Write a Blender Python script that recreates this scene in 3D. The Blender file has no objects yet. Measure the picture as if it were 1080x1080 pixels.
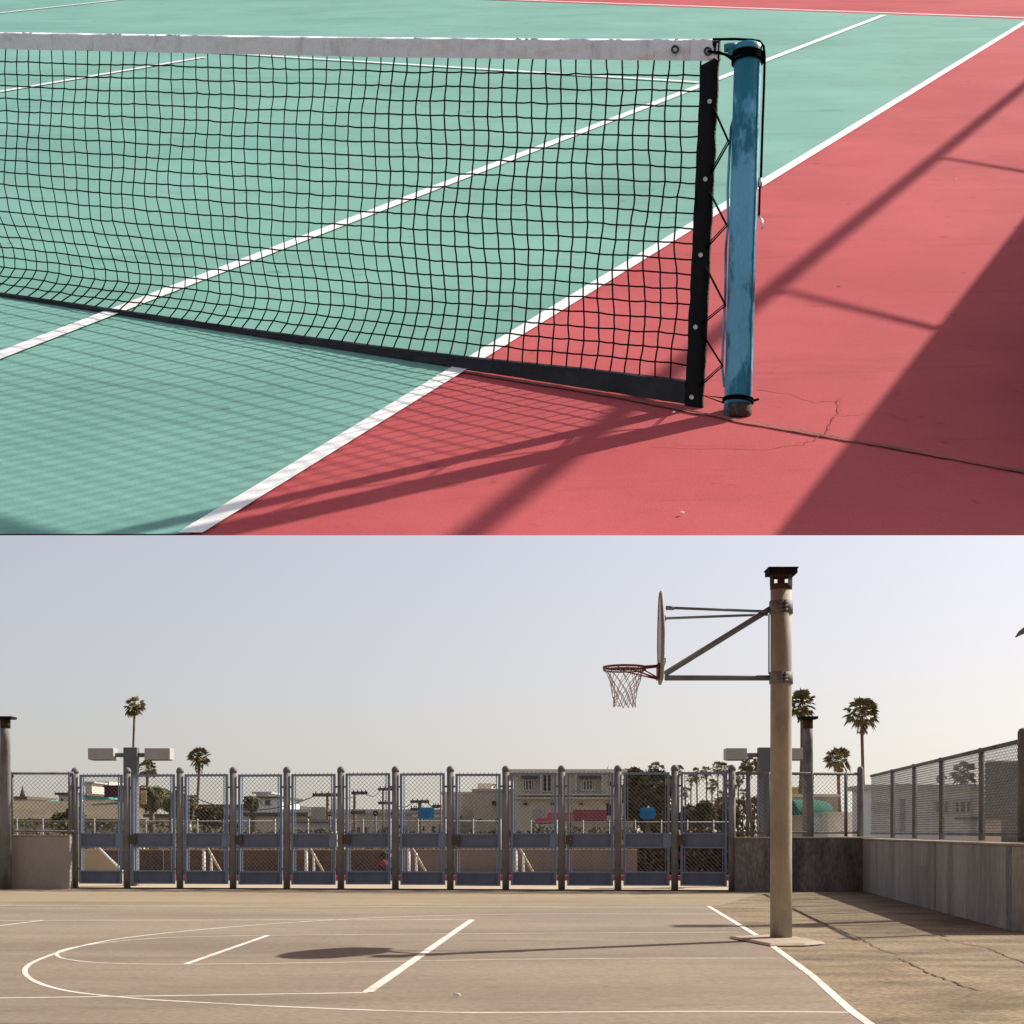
import bpy, math, random
from mathutils import Vector, Matrix, noise
random.seed(7)
V = Vector
F = 1626.0; CX = 540.0; HY = 876.0; H0 = 1.22
CAM = V((0, 0, H0))
col = bpy.context.scene.collection
sc = bpy.context.scene

# ------------------------------------------------------------ geometry helpers
def ray(px, py): return V(((px - CX) / F, 1.0, (HY - py) / F))
def at(px, py, Y): return CAM + ray(px, py) * Y
def g(px, py, z=0.0):
    r = ray(px, py); return CAM + r * ((z - H0) / r.z)
def zat(py, Y): return H0 + (HY - py) / F * Y

class MB:
    def __init__(s): s.v = []; s.f = []; s.smooth = []
    def add(s, vs, fs, sm=False):
        o = len(s.v); s.v += [V(p) for p in vs]
        for f in fs: s.f.append([i + o for i in f]); s.smooth.append(sm)
        return s
    def box(s, a, b, M=None):
        x0, y0, z0 = a; x1, y1, z1 = b
        vs = [V((x, y, z)) for z in (z0, z1) for (x, y) in ((x0, y0), (x1, y0), (x1, y1), (x0, y1))]
        if M is not None: vs = [M @ p for p in vs]
        return s.add(vs, [(3, 2, 1, 0), (4, 5, 6, 7), (0, 1, 5, 4), (1, 2, 6, 5), (2, 3, 7, 6), (3, 0, 4, 7)])
    def hexa(s, q0, q1):      # two quads (same winding) joined
        return s.add(list(q0) + list(q1), [(3, 2, 1, 0), (4, 5, 6, 7), (0, 1, 5, 4), (1, 2, 6, 5), (2, 3, 7, 6), (3, 0, 4, 7)])
    def poly(s, pts): return s.add(pts, [tuple(range(len(pts)))])
    def prism(s, pts, d):
        n = len(pts); d = V(d); pts = [V(p) for p in pts]
        fs = [tuple(range(n)), tuple(reversed(range(n, 2 * n)))]
        fs += [(i, i + n, (i + 1) % n + n, (i + 1) % n) for i in range(n)]
        return s.add(pts + [p + d for p in pts], fs)
    def tube(s, pts, r, n=8, cap=True, closed=False, sm=True):
        pts = [V(p) for p in pts]; N = len(pts)
        rs = r if isinstance(r, (list, tuple)) else [r] * N
        prev = None; rings = []
        for i, p in enumerate(pts):
            if closed: t = pts[(i + 1) % N] - pts[(i - 1) % N]
            else: t = pts[min(i + 1, N - 1)] - pts[max(i - 1, 0)]
            if t.length < 1e-9: t = V((0, 0, 1))
            t.normalize()
            if prev is None:
                a = V((0, 0, 1)) if abs(t.z) < .9 else V((1, 0, 0))
                u = (a - t * a.dot(t)).normalized()
            else:
                u = prev - t * prev.dot(t)
                u = u.normalized() if u.length > 1e-6 else prev
            prev = u; w = t.cross(u)
            rings.append([p + (u * math.cos(2 * math.pi * k / n) + w * math.sin(2 * math.pi * k / n)) * rs[i] for k in range(n)])
        o = len(s.v)
        for rg in rings: s.v += rg
        M = N if closed else N - 1
        for i in range(M):
            a = o + i * n; b = o + ((i + 1) % N) * n
            for k in range(n):
                k2 = (k + 1) % n
                s.f.append([a + k, a + k2, b + k2, b + k]); s.smooth.append(sm and n > 4)
        if cap and not closed:
            s.f.append(list(reversed(range(o, o + n)))); s.smooth.append(False)
            s.f.append(list(range(o + (N - 1) * n, o + N * n))); s.smooth.append(False)
        return s
    def cyl(s, a, b, r, n=20, r2=None): return s.tube([a, b], [r, r if r2 is None else r2], n)
    def lathe(s, base, axis, prof, n=24):
        axis = V(axis).normalized(); base = V(base)
        return s.tube([base + axis * h for (h, _) in prof], [max(r, 1e-4) for (_, r) in prof], n)
    def grid(s, rows, sm=True):
        o = len(s.v); m = len(rows[0])
        for r in rows: s.v += [V(p) for p in r]
        for i in range(len(rows) - 1):
            for j in range(m - 1):
                s.f.append([o + i * m + j, o + i * m + j + 1, o + (i + 1) * m + j + 1, o + (i + 1) * m + j]); s.smooth.append(sm)
        return s
    def build(s, name, mat, parent=None, local=False, org=None, bevel=0):
        me = bpy.data.meshes.new(name)
        o = bpy.data.objects.new(name, me); col.objects.link(o)
        w = V((0, 0, 0))
        if parent is not None:
            o.parent = parent; w = V(parent.get('_w', (0, 0, 0)))
        elif org is not None:
            w = V(org); o.location = w
        o['_w'] = tuple(w)
        vs = s.v if local else [p - w for p in s.v]
        me.from_pydata([tuple(p) for p in vs], [], s.f)
        me.polygons.foreach_set('use_smooth', s.smooth)
        me.validate(); me.update()
        if mat is not None: me.materials.append(mat)
        if bevel:
            b = o.modifiers.new('b', 'BEVEL'); b.width = bevel; b.segments = 2; b.limit_method = 'ANGLE'
        return o

def thing(name, label, cat, loc, group=None, rz=0.0):
    o = bpy.data.objects.new(name, None); col.objects.link(o)
    o.empty_display_size = .2
    o.location = loc; o.rotation_euler = (0, 0, rz)
    o['label'] = label; o['category'] = cat; o['_w'] = tuple(loc)
    if group: o['group'] = group
    return o
def tag(o, label, cat, group=None):
    o['label'] = label; o['category'] = cat
    if group: o['group'] = group
    return o
def struct(name, mb, mat, kind='structure', **k):
    o = mb.build(name, mat, **k); o['kind'] = kind; return o
def copy_tree(o, parent=None):
    c = o.copy(); col.objects.link(c)
    if parent is not None: c.parent = parent
    for ch in list(o.children): copy_tree(ch, c)
    return c

def chain(mb, P, W, H, pitch, r, nrm):
    """woven wires filling the W x H rectangle of the surface P(u, v)"""
    c = -H
    k = 0
    while c < W:
        for sgn in (1, -1):
            u0, u1 = max(0, c), min(W, c + H)
            if u1 - u0 > 1e-3:
                v0, v1 = u0 - c, u1 - c
                if sgn < 0: v0, v1 = H - v0, H - v1
                a = P(u0, v0) + nrm * r * .8 * sgn; b = P(u1, v1) + nrm * r * .8 * sgn
                mb.tube([a, b], r, 3, cap=False, sm=False)
        c += pitch; k += 1

# ------------------------------------------------------------ materials
def mat(name, c, rough=.8, var=.12, scale=3., fine=60., bump=.0, spec=.3, metal=0., c2=None, stretch=None, fvar=.06, c2amt=.5, c2lo=.45, c2hi=.6, bdist=.01, scuff=0., sscale=2.2, sstr=(.35, 2.2, 1)):
    m = bpy.data.materials.new(name); m.use_nodes = True
    nt = m.node_tree; N = nt.nodes; L = nt.links
    b = N['Principled BSDF']; b.inputs['Roughness'].default_value = rough
    b.inputs['Specular IOR Level'].default_value = spec; b.inputs['Metallic'].default_value = metal
    tc = N.new('ShaderNodeTexCoord'); mp = N.new('ShaderNodeMapping')
    L.new(tc.outputs['Object'], mp.inputs['Vector'])
    if stretch: mp.inputs['Scale'].default_value = stretch
    def nz(sc_, det=5, ro=.6):
        n = N.new('ShaderNodeTexNoise'); n.inputs['Scale'].default_value = sc_; n.inputs['Detail'].default_value = det
        n.inputs['Roughness'].default_value = ro; L.new(mp.outputs['Vector'], n.inputs['Vector']); return n
    def mr(src, lo, hi, a, b_):
        n = N.new('ShaderNodeMapRange'); L.new(src, n.inputs['Value'])
        for i, x in enumerate((lo, hi, a, b_)): n.inputs[i + 1].default_value = x
        return n.outputs[0]
    base = None
    cc = N.new('ShaderNodeRGB'); cc.outputs[0].default_value = (*c, 1); base = cc.outputs[0]
    if c2 is not None:
        mx = N.new('ShaderNodeMix'); mx.data_type = 'RGBA'
        n3 = nz(scale * .6, 8, .65)
        L.new(mr(n3.outputs['Fac'], c2lo, c2hi, 0, c2amt), mx.inputs[0])
        L.new(base, mx.inputs[6]); mx.inputs[7].default_value = (*c2, 1); base = mx.outputs[2]
    n1 = nz(scale); n2 = nz(fine, 2)
    if scuff:
        m2 = N.new('ShaderNodeMapping'); m2.inputs['Scale'].default_value = sstr; m2.inputs['Rotation'].default_value = (0, 0, .5); L.new(tc.outputs['Object'], m2.inputs['Vector'])
        n4 = N.new('ShaderNodeTexNoise'); n4.inputs['Scale'].default_value = sscale; n4.inputs['Detail'].default_value = 9; n4.inputs['Roughness'].default_value = .72; n4.inputs['Distortion'].default_value = .6
        L.new(m2.outputs['Vector'], n4.inputs['Vector'])
        vs_ = N.new('ShaderNodeVectorMath'); vs_.operation = 'SCALE'; L.new(base, vs_.inputs[0]); L.new(mr(n4.outputs['Fac'], .55, .75, 1, 1 - scuff), vs_.inputs['Scale']); base = vs_.outputs[0]
        n5 = nz(scale * 9, 3, .5)
        vs2 = N.new('ShaderNodeVectorMath'); vs2.operation = 'SCALE'; L.new(base, vs2.inputs[0]); L.new(mr(n5.outputs['Fac'], .68, .76, 1, 1 - scuff * 1.2), vs2.inputs['Scale']); base = vs2.outputs[0]
    f1 = mr(n1.outputs['Fac'], .3, .7, 1 - var, 1 + var)
    f2 = mr(n2.outputs['Fac'], .3, .7, 1 - fvar, 1 + fvar)
    mu = N.new('ShaderNodeMath'); mu.operation = 'MULTIPLY'; L.new(f1, mu.inputs[0]); L.new(f2, mu.inputs[1])
    vm = N.new('ShaderNodeVectorMath'); vm.operation = 'SCALE'; L.new(base, vm.inputs[0]); L.new(mu.outputs[0], vm.inputs['Scale'])
    L.new(vm.outputs[0], b.inputs['Base Color'])
    if bump:
        bp = N.new('ShaderNodeBump'); bp.inputs['Strength'].default_value = bump; bp.inputs['Distance'].default_value = bdist
        L.new(n2.outputs['Fac'], bp.inputs['Height']); L.new(bp.outputs['Normal'], b.inputs['Normal'])
    m['_o'] = 1
    return m

M = {}
M['green'] = mat('court_green', (.196, .405, .340), .85, .09, .9, 240, .25, .1, c2=(.150, .335, .278), c2amt=.65, c2lo=.47, c2hi=.66, fvar=.12, bdist=.0015, scuff=.28)
M['red'] = mat('court_red', (.495, .104, .110), .85, .09, 1.1, 240, .25, .06, c2=(.43, .078, .088), c2amt=.6, fvar=.13, bdist=.0015, scuff=.22)
M['white_line'] = mat('line_white', (.82, .82, .81), .8, .05, 8, 80, .1, .2)
M['faded_line'] = mat('line_faded', (.70, .68, .62), .8, .12, 8, 60, .1, .2, c2=(.36, .31, .24), c2amt=.55, c2lo=.5, c2hi=.62)
M['cord'] = mat('net_cord', (.004, .004, .0045), .9, .1, 20, 60, spec=.03)
M['band'] = mat('band_canvas', (.84, .84, .86), .9, .04, 14, 260, .6, .1, c2=(.52, .50, .48), c2amt=.6, fvar=.14, c2lo=.54, c2hi=.68, stretch=(2.4, .8, .5), bdist=.004)  # stretched darker streaks put crease shading into the canvas colour
M['strap'] = mat('black_strap', (.006, .006, .007), .6, .3, 14, 90, .4, .15)
M['tape'] = mat('bottom_tape', (.012, .013, .017), .5, .3, 10, 60, .3, .3, c2=(.035, .036, .042), c2amt=.6)
M['blue'] = mat('post_blue', (.13, .45, .66), .4, .12, 9, 120, .25, .4, c2=(.005, .17, .27), c2amt=.97, stretch=(1, 1, .4), c2lo=.47, c2hi=.52, scuff=.3, sscale=14)
M['blue_dark'] = mat('post_cap_blue', (.02, .26, .38), .45, .3, 12, 60, .3, .5, c2=(.015, .12, .18), c2amt=.7)
M['rust'] = mat('rusty_iron', (.075, .036, .022), .8, .4, 12, 60, .5, .15, c2=(.025, .018, .014), c2amt=.8)
M['grommet'] = mat('grommet_metal', (.55, .56, .54), .35, .1, 10, 60, 0, .5, .7)
M['grommet_dark'] = mat('grommet_dark', (.02, .045, .04), .5, .1, 10, 60, 0, .5)
M['seam'] = mat('seam_filler', (.34, .11, .10), .9, .3, 6, 60, .3, .1, c2=(.20, .12, .10), c2amt=.7)
M['crack'] = mat('crack_dark', (.37, .085, .09), .9, .3, 6, 60, .3, .05)
M['dust'] = mat('dust_patch', (.32, .12, .10), .9, .3, 6, 60, .3, .1)
M['slab'] = mat('slab_concrete', (.3, .28, .25), .9)

M['court'] = mat('court_concrete', (.236, .193, .145), .85, .08, .7, 45, .4, .1, c2=(.178, .145, .108), c2amt=.75, stretch=(.35, 1, 1), fvar=.20, scuff=.34, sscale=1.6)
M['yard'] = mat('yard_concrete', (.235, .186, .126), .9, .16, 2.2, 34, .8, .05, c2=(.115, .092, .066), c2amt=.8, stretch=(.55, 1, 1), fvar=.42, c2lo=.45, c2hi=.64, scuff=.42, sscale=3.5)
M['court_line'] = mat('court_line', (.62, .59, .53), .85, .10, 3, 30, .1, .2, c2=(.36, .30, .23), c2amt=.6, c2lo=.5, c2hi=.64)
M['far_ground'] = mat('far_ground', (.12, .10, .075), .95, .2, .05, 2)
M['ledge'] = mat('ledge_concrete', (.36, .28, .19), .9, .1, 1, 30)
M['wall'] = mat('parapet_concrete', (.31, .295, .270), .9, .14, 1.6, 30, .4, .1, c2=(.19, .182, .168), c2amt=.8, stretch=(1, 1, .16), fvar=.18, scuff=.35)
M['wall_left'] = mat('brown_parapet_concrete', (.33, .30, .26), .9, .06, 1.2, 30, .3, .1, fvar=.08)
M['cap'] = mat('sooty_cap', (.016, .015, .014), .9, .3, 10, 40, spec=.05)
M['fissure'] = mat('fissure', (.115, .090, .064), 1, .2, 3, 30, spec=0.)
M['patch'] = mat('repair_mortar', (.215, .205, .19), .95, .1, 3, 30)
M['wall_dark'] = mat('stained_concrete', (.20, .197, .187), .9, .25, 2.4, 26, .5, .1, c2=(.08, .08, .075), c2amt=.8, stretch=(1, 1, .3), fvar=.34, scuff=.4)
M['coping'] = mat('coping_concrete', (.33, .27, .20), .9, .2, 2, 30, .3)
M['pole'] = mat('hoop_pole_paint', (.37, .325, .235), .7, .10, 3, 40, .2, .15, c2=(.235, .22, .19), c2amt=.7, stretch=(1, 1, .4), c2lo=.47, c2hi=.56, scuff=.25)
M['steel'] = mat('grey_steel', (.18, .18, .178), .65, .2, 4, 40, .2, .25, 0, stretch=(1, 1, .4), c2=(.09, .09, .09), c2amt=.6)
M['post_steel'] = mat('gate_post_steel', (.20, .20, .195), .75, .2, 4, 40, .2, .2, 0, c2=(.085, .083, .08), c2amt=.85, stretch=(1, 1, .35))
M['arm'] = mat('arm_steel', (.16, .175, .19), .6, .15, 6, 40, .1, .2, 0)
M['gate'] = mat('gate_frame_paint', (.17, .22, .30), .5, .1, 6, 40, .1, .3)
M['gate_panel'] = mat('gate_panel_paint', (.115, .145, .195), .6, .18, 2.5, 40, .1, .25, scuff=.25, sscale=4)
M['wire'] = mat('galvanised_wire', (.13, .13, .13), .6, .2, 8, 40, 0, .3, 0)
M['rim'] = mat('rim_red', (.23, .035, .028), .5, .2, 10, 40, 0, .4)
M['netw'] = mat('hoop_net_nylon', (.55, .54, .52), .8, .1, 8, 40)
M['board'] = mat('backboard_metal', (.45, .44, .41), .5, .1, 4, 40, 0, .4)
M['board_rim'] = mat('backboard_edge', (.27, .26, .24), .6, .1, 4, 40)
M['box'] = mat('floodlight_housing', (.36, .35, .33), .6, .06, 2, 30)
M['lp'] = mat('floodlight_pole', (.12, .125, .135), .6, .1, 2, 30)
M['blue_sign'] = mat('blue_sign', (.015, .27, .60), .6, .1, 8, 40, spec=.1)
M['grey_sign'] = mat('grey_sign', (.42, .44, .48), .6, .05, 8, 40)
M['yellow_sign'] = mat('yellow_sign', (.62, .42, .10), .5, .05, 8, 40)
M['white'] = mat('white_paint', (.75, .73, .70), .6, .05, 2, 30)
M['walk'] = mat('walkway_concrete', (.262, .208, .142), .9, .1, .6, 20, .3, .08, c2=(.17, .132, .09), c2amt=.7, stretch=(.25, 1, 1), fvar=.16, c2lo=.52, c2hi=.66, scuff=.35)
M['red_kerb'] = mat('red_kerb_paint', (.52, .05, .06), .8, .2, 2, 30)
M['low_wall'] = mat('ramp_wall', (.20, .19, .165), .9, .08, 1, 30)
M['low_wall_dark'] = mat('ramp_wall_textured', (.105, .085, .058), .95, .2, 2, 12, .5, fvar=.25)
M['sun_wall'] = mat('sunlit_stucco', (.44, .36, .25), .9, .08, 1, 20)
M['tan'] = mat('tan_stucco', (.56, .49, .38), .9, .08, .4, 8, scuff=.15, sscale=.4)
M['cream'] = mat('cream_stucco', (.70, .63, .50), .9, .08, .4, 8)
M['palegrey'] = mat('pale_grey_stucco', (.50, .49, .47), .9, .08, .4, 8)
M['offwhite'] = mat('off_white_stucco', (.76, .75, .72), .9, .06, .4, 8)
M['brown_roof'] = mat('brown_roofing', (.13, .10, .06), .95, .15, .5, 5)
M['dark_roof'] = mat('dark_roofing', (.09, .08, .07), .95, .15, .5, 5)
M['teal'] = mat('teal_roofing', (.05, .33, .27), .7, .1, .5, 5)
M['maroon'] = mat('maroon_siding', (.10, .012, .018), .95, .1, .5, 5, spec=.02)
M['redcloth'] = mat('red_awning', (.050, .009, .013), .95, .1, .5, 5, spec=.02)
M['yellow'] = mat('yellow_stucco', (.62, .42, .08), .8, .1, .5, 5)
M['glass'] = mat('dark_window_glass', (.03, .033, .038), .15, .2, .5, 5, 0, .5)
M['frame'] = mat('window_frame_paint', (.5, .48, .43), .7, .1, 1, 5)
M['wood'] = mat('pole_wood', (.20, .13, .07), .9, .2, 2, 8)
M['bark'] = mat('palm_bark', (.16, .12, .08), .95, .3, 2, 10, .5, stretch=(1, 1, 3))
M['thatch'] = mat('palm_thatch', (.17, .105, .05), .95, .35, 1.5, 6)
def leafmat(n, c, v=.45): 
    m = mat(n, c, .75, v, 1.2, 6, 0, .08, c2=tuple(x * .45 for x in c), c2amt=.6); return m
M['palm'] = leafmat('palm_frond_green', (.23, .19, .09))
M['palm_dry'] = leafmat('palm_frond_dry', (.32, .22, .11))
M['leaf'] = leafmat('tree_leaf', (.125, .11, .05))
M['leaf2'] = leafmat('olive_leaf', (.14, .11, .045))
M['hedge'] = leafmat('hedge_leaf', (.16, .145, .055))
M['hill'] = leafmat('dry_bush', (.20, .14, .07))
M['skin'] = mat('skin', (.30, .17, .11), .6)
M['shirt'] = mat('red_shirt', (.30, .03, .045), .9)
M['trouser'] = mat('dark_clothes', (.03, .03, .035), .9)
M['hair'] = mat('dark_hair', (.015, .012, .01), .7)

# ------------------------------------------------------------ sun / sky / camera
SEL, SAZ = math.radians(41.0), math.radians(62)          # azimuth from +Y towards +X
S = V((math.cos(SEL) * math.sin(SAZ), math.cos(SEL) * math.cos(SAZ), math.sin(SEL)))
w = bpy.data.worlds.new('World'); sc.world = w; w.use_nodes = True
nt = w.node_tree; bg = nt.nodes['Background']
sky = nt.nodes.new('ShaderNodeTexSky'); sky.sky_type = 'NISHITA'; sky.sun_disc = False
sky.sun_elevation = SEL; sky.sun_rotation = SAZ; sky.air_density = 1.0; sky.dust_density = 2.0; sky.ozone_density = 1.0; sky.altitude = 0
hs = nt.nodes.new('ShaderNodeHueSaturation'); hs.inputs['Saturation'].default_value = .5
nt.links.new(sky.outputs[0], hs.inputs['Color'])
tint = nt.nodes.new('ShaderNodeMix'); tint.data_type = 'RGBA'; tint.blend_type = 'MULTIPLY'; tint.inputs[0].default_value = 1
tint.inputs[7].default_value = (1.085, 1.0, .965, 1)
nt.links.new(hs.outputs[0], tint.inputs[6]); nt.links.new(tint.outputs[2], bg.inputs['Color'])
bg.inputs['Strength'].default_value = .092
sx = nt.nodes.new('ShaderNodeSeparateXYZ'); tg = nt.nodes.new('ShaderNodeTexCoord'); nt.links.new(tg.outputs['Generated'], sx.inputs[0])
rp0 = nt.nodes.new('ShaderNodeValToRGB'); nt.links.new(sx.outputs['Z'], rp0.inputs[0]); nt.links.new(rp0.outputs[0], tint.inputs[7])
rp0.color_ramp.elements[0].position = 0.0; rp0.color_ramp.elements[0].color = (1.03, .90, .785, 1)
rp0.color_ramp.elements[1].position = .20; rp0.color_ramp.elements[1].color = (1.0, .94, .95, 1)
tcw = nt.nodes.new('ShaderNodeTexCoord'); mpw = nt.nodes.new('ShaderNodeMapping')
mpw.inputs['Scale'].default_value = (1, 1, .85); mpw.inputs['Location'].default_value = (0, 0, .07)
nt.links.new(tcw.outputs['Generated'], mpw.inputs['Vector']); nt.links.new(mpw.outputs[0], sky.inputs[0])
ld = bpy.data.lights.new('sun', 'SUN'); ld.energy = 4.6; ld.angle = math.radians(.65); ld.color = (1, .93, .83)
lo = bpy.data.objects.new('sun', ld); col.objects.link(lo)
lo.rotation_euler = S.to_track_quat('Z', 'Y').to_euler(); lo.location = (30, 10, 40)
cam = bpy.data.cameras.new('camera'); co = bpy.data.objects.new('camera', cam); col.objects.link(co)
co.location = CAM; co.rotation_euler = (math.pi / 2, 0, 0)
cam.sensor_width = 36; cam.lens = F / 1080 * 36; cam.shift_y = (HY - 540) / 1080; cam.clip_end = 5000; cam.clip_start = .05
sc.camera = co
sc.view_settings.view_transform = 'Standard'; sc.view_settings.look = 'None'; sc.view_settings.gamma = 1
sc.view_settings.use_curve_mapping = False; sc.view_settings.exposure = .7

# ================================================================= TENNIS COURT (a sloping deck)
r1, r2 = ray(-2349, -100), ray(1367, -150)
TN = r1.cross(r2).normalized()
if TN.z < 0: TN = -TN
TD = 1.47
def tp(px, py, off=0.0):
    r = ray(px, py); return CAM + r * ((off - TD) / TN.dot(r))
def tz(x, y, off=0.0):     # point of the deck plane over ground position x, y
    z = ((off - TD) - TN.x * x - TN.y * y) / TN.z
    return V((x, y, z + H0))
GS = (S - TN * S.dot(TN)); SINE = S.dot(TN); GS.normalize()
COT = math.sqrt(1 - SINE ** 2) / SINE

near_l, near_r = tp(-1200, 564.6), tp(1650, 564.6)
out = [near_l, near_r, tz(8.3, 9.0), tz(8.3, 13.9), tz(4.9, 14.0), tz(5.5, 16.0), tz(7.55, 21.5), tz(7.95, 22.5), tz(-12, 22.5)]
def clip(poly, a, b):      # keep what lies left of a->b seen from above the deck
    d = b - a; nn = TN.cross(d)
    res = []
    for i in range(len(poly)):
        p, q = poly[i], poly[(i + 1) % len(poly)]
        sp, sq = (p - a).dot(nn), (q - a).dot(nn)
        if sp >= 0: res.append(p)
        if (sp >= 0) != (sq >= 0): res.append(p + (q - p) * (sp / (sp - sq)))
    return res
mb = MB()
under = [p.copy() for p in out]
cen = V((-.5, 13, 0))
for i in range(len(under)):
    p = out[i]
    if i < 2: under[i] = p + V((.5 if i == 0 else -.5, .7, .24))
    else:
        inw = V((cen.x - p.x, cen.y - p.y, 0)).normalized() * .3
        under[i] = tz(p.x + inw.x, p.y + inw.y) - TN * .22
n = len(out)
mb.add(out + under, [tuple(range(n)), tuple(reversed(range(n, 2 * n)))] + [(i, i + n, (i + 1) % n + n, (i + 1) % n) for i in range(n)])
struct('tennis_court', mb, M['red'])
L1a, L1b = tp(200, 565), tp(1080, 25)
BLa, BLb = tp(510, 0), tp(1086, 21)
gr = clip([p + TN * .004 for p in out], L1a, L1b)
gr = clip(gr, BLb, BLa)
struct('court_green_surface', MB().poly(gr), M['green'])
def tstrip(a, b, wd, off, name, m, ext=0, m_near=True):
    d = (b - a).normalized(); s_ = TN.cross(d).normalized() * wd / 2
    a = a - d * ext; b = b + d * 0
    p = [a - s_, b - s_, b + s_, a + s_]
    p = clip([q + TN * off for q in p], near_l, near_r)
    return struct(name, MB().poly(p), m)
tstrip(L1a, tp(1087, 20.5), .062, .008, 'tennis_sideline', M['white_line'], 1)
tstrip(tp(0, 378), tp(932, 17), .072, .012, 'tennis_singles_sideline', M['white_line'], 3)
tstrip(tp(-260, -27), tp(1088, 20.4), .075, .016, 'tennis_baseline', M['white_line'])
tstrip(tp(-20, 101.5), tp(216, 61.5), .07, .012, 'tennis_centre_line', M['white_line'], 3)
tstrip(tp(205, 55.5), tp(737, 88.5), .07, .014, 'tennis_service_line', M['white_line'])
tstrip(tp(-30, 18), tp(150, -2), .075, .012, 'tennis_far_sideline', M['white_line'], 3)
# seam and cracks in the red surface
def wavy(pts, wd, off, name, m, jag=.01, sub=8):
    P = []
    for i in range(len(pts) - 1):
        for k in range(sub): P.append(pts[i].lerp(pts[i + 1], k / sub))
    P.append(pts[-1])
    rows = []
    for i, p in enumerate(P):
        d = (P[min(i + 1, len(P) - 1)] - P[max(i - 1, 0)]).normalized(); s_ = TN.cross(d).normalized()
        j = random.uniform(-jag, jag); ww = wd * random.uniform(.6, 1.2) / 2
        rows.append([p + s_ * (j - ww) + TN * off, p + s_ * (j + ww) + TN * off])
    return struct(name, MB().grid(rows, False), m)
wavy([tp(480, 392), tp(640, 418), tp(790, 447), tp(930, 471), tp(1085, 500)], .022, .005, 'court_seam', M['seam'], .002, 14)
wavy([tp(800, 411), tp(835, 414), tp(862, 424), tp(887, 421), tp(884, 438), tp(868, 460)], .004, .006, 'court_crack', M['crack'], .008, 6)
wavy([tp(690, 470), tp(800, 474), tp(850, 468), tp(868, 460)], .003, .0065, 'court_crack', M['crack'], .008, 6)
wavy([tp(884, 438), tp(930, 436), tp(960, 445)], .003, .0055, 'court_crack', M['crack'], .008, 6)

PB = tp(778, 436)                                   # foot of the post
rt = ray(789, 46)
PT = CAM + rt * ((.993 - TD) / TN.dot(rt))
UP = (PT - PB); PH = UP.length; UP.normalize()
EB = (tp(0, 314.5) - tp(777, 437)).normalized()     # along the foot of the net, away from the post
NP = UP.cross(EB).normalized()
if NP.y < 0: NP = -NP
NW = TN.cross(EB).normalized()
if NW.y < 0: NW = -NW                               # away from the camera
print('POST', PB, PT, PH, 'UP.TN', UP.dot(TN), 'SINE', SINE)
def netpt(px, py, off=0.0):
    r = ray(px, py); P0 = PB + NW * off
    return CAM + r * ((P0 - CAM).dot(NP) / r.dot(NP))
def nsh(p):
    d = p - PB
    a = V((EB.dot(EB), EB.dot(UP), 0)); k = EB.dot(UP)
    de, du = d.dot(EB), d.dot(UP)
    s_ = (de - k * du) / (1 - k * k); return s_, du - k * s_
def nst(s_, h, o=0.0): return PB + EB * s_ + UP * h + NW * o
def interp(tab, x):
    if x <= tab[0][0]: 
        (a, b), (c, d) = tab[0], tab[1]; return b + (d - b) * (x - a) / (c - a)
    for (a, b), (c, d) in zip(tab, tab[1:]):
        if x <= c: return b + (d - b) * (x - a) / (c - a)
    (a, b), (c, d) = tab[-2], tab[-1]; return b + (d - b) * (x - a) / (c - a)
def htab(pts): return sorted(nsh(netpt(*p)) for p in pts)
Tband = htab([(0, 34.5), (200, 37.5), (400, 40), (600, 41.5), (757, 42)])
Tbb = htab([(0, 51.5), (200, 56), (400, 60), (600, 62.5), (757, 64)])
Ttt = htab([(0, 312), (130, 331), (250, 349), (400, 369), (500, 381), (610, 392), (722, 405)])
Ttb = htab([(0, 318), (130, 338), (250, 358), (400, 380), (500, 396), (610, 412), (722, 429)])
s_right = nsh(netpt(735, 200))[0]; s_strap = nsh(netpt(757, 55))[0]
s_left = nsh(netpt(0, 200))[0] + 1.2
amp_tab = [(0, 0), (s_right + .1, .03), (1.0, .25), (1.8, .52), (2.8, .82), (4, .95)]
prof = [(0, 0, 0), (.07, .02, .085), (.14, .06, .125), (.21, .12, .12), (.29, .205, .08), (.38, .32, .032), (.48, .445, .006), (.8, .785, .0), (1, 1, 0)]
def netsurf(s_, t):      # t: 0 at the tape, 1 at the band
    a = max(0, interp(amp_tab, s_)); hb = interp(Ttt, s_) + .012; ht = interp(Tbb, s_)
    lin = t
    hh = oo = 0
    for p, q in zip(prof, prof[1:]):
        if t <= q[0] + 1e-9:
            k = (t - p[0]) / (q[0] - p[0]); hh = p[1] + (q[1] - p[1]) * k; oo = p[2] + (q[2] - p[2]) * k; break
    aa = min(1, a)
    frac = lin * (1 - aa) + hh * aa
    return s_, hb + (ht - hb) * frac, oo * a * 1.15
netroot = thing('tennis_net', 'black tennis net with a white canvas headband sagging across the green court', 'tennis net', PB)
NR = 21
SC = [s_right]; pxx = 733.0
while SC[-1] < s_left:
    pxx -= 11.9 + 4.4 * max(-.1, pxx / 733)
    SC.append(nsh(netpt(pxx, 200))[0])
cols_ = len(SC) - 1; s_left = SC[-1]
mb = MB(); knots = []
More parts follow.
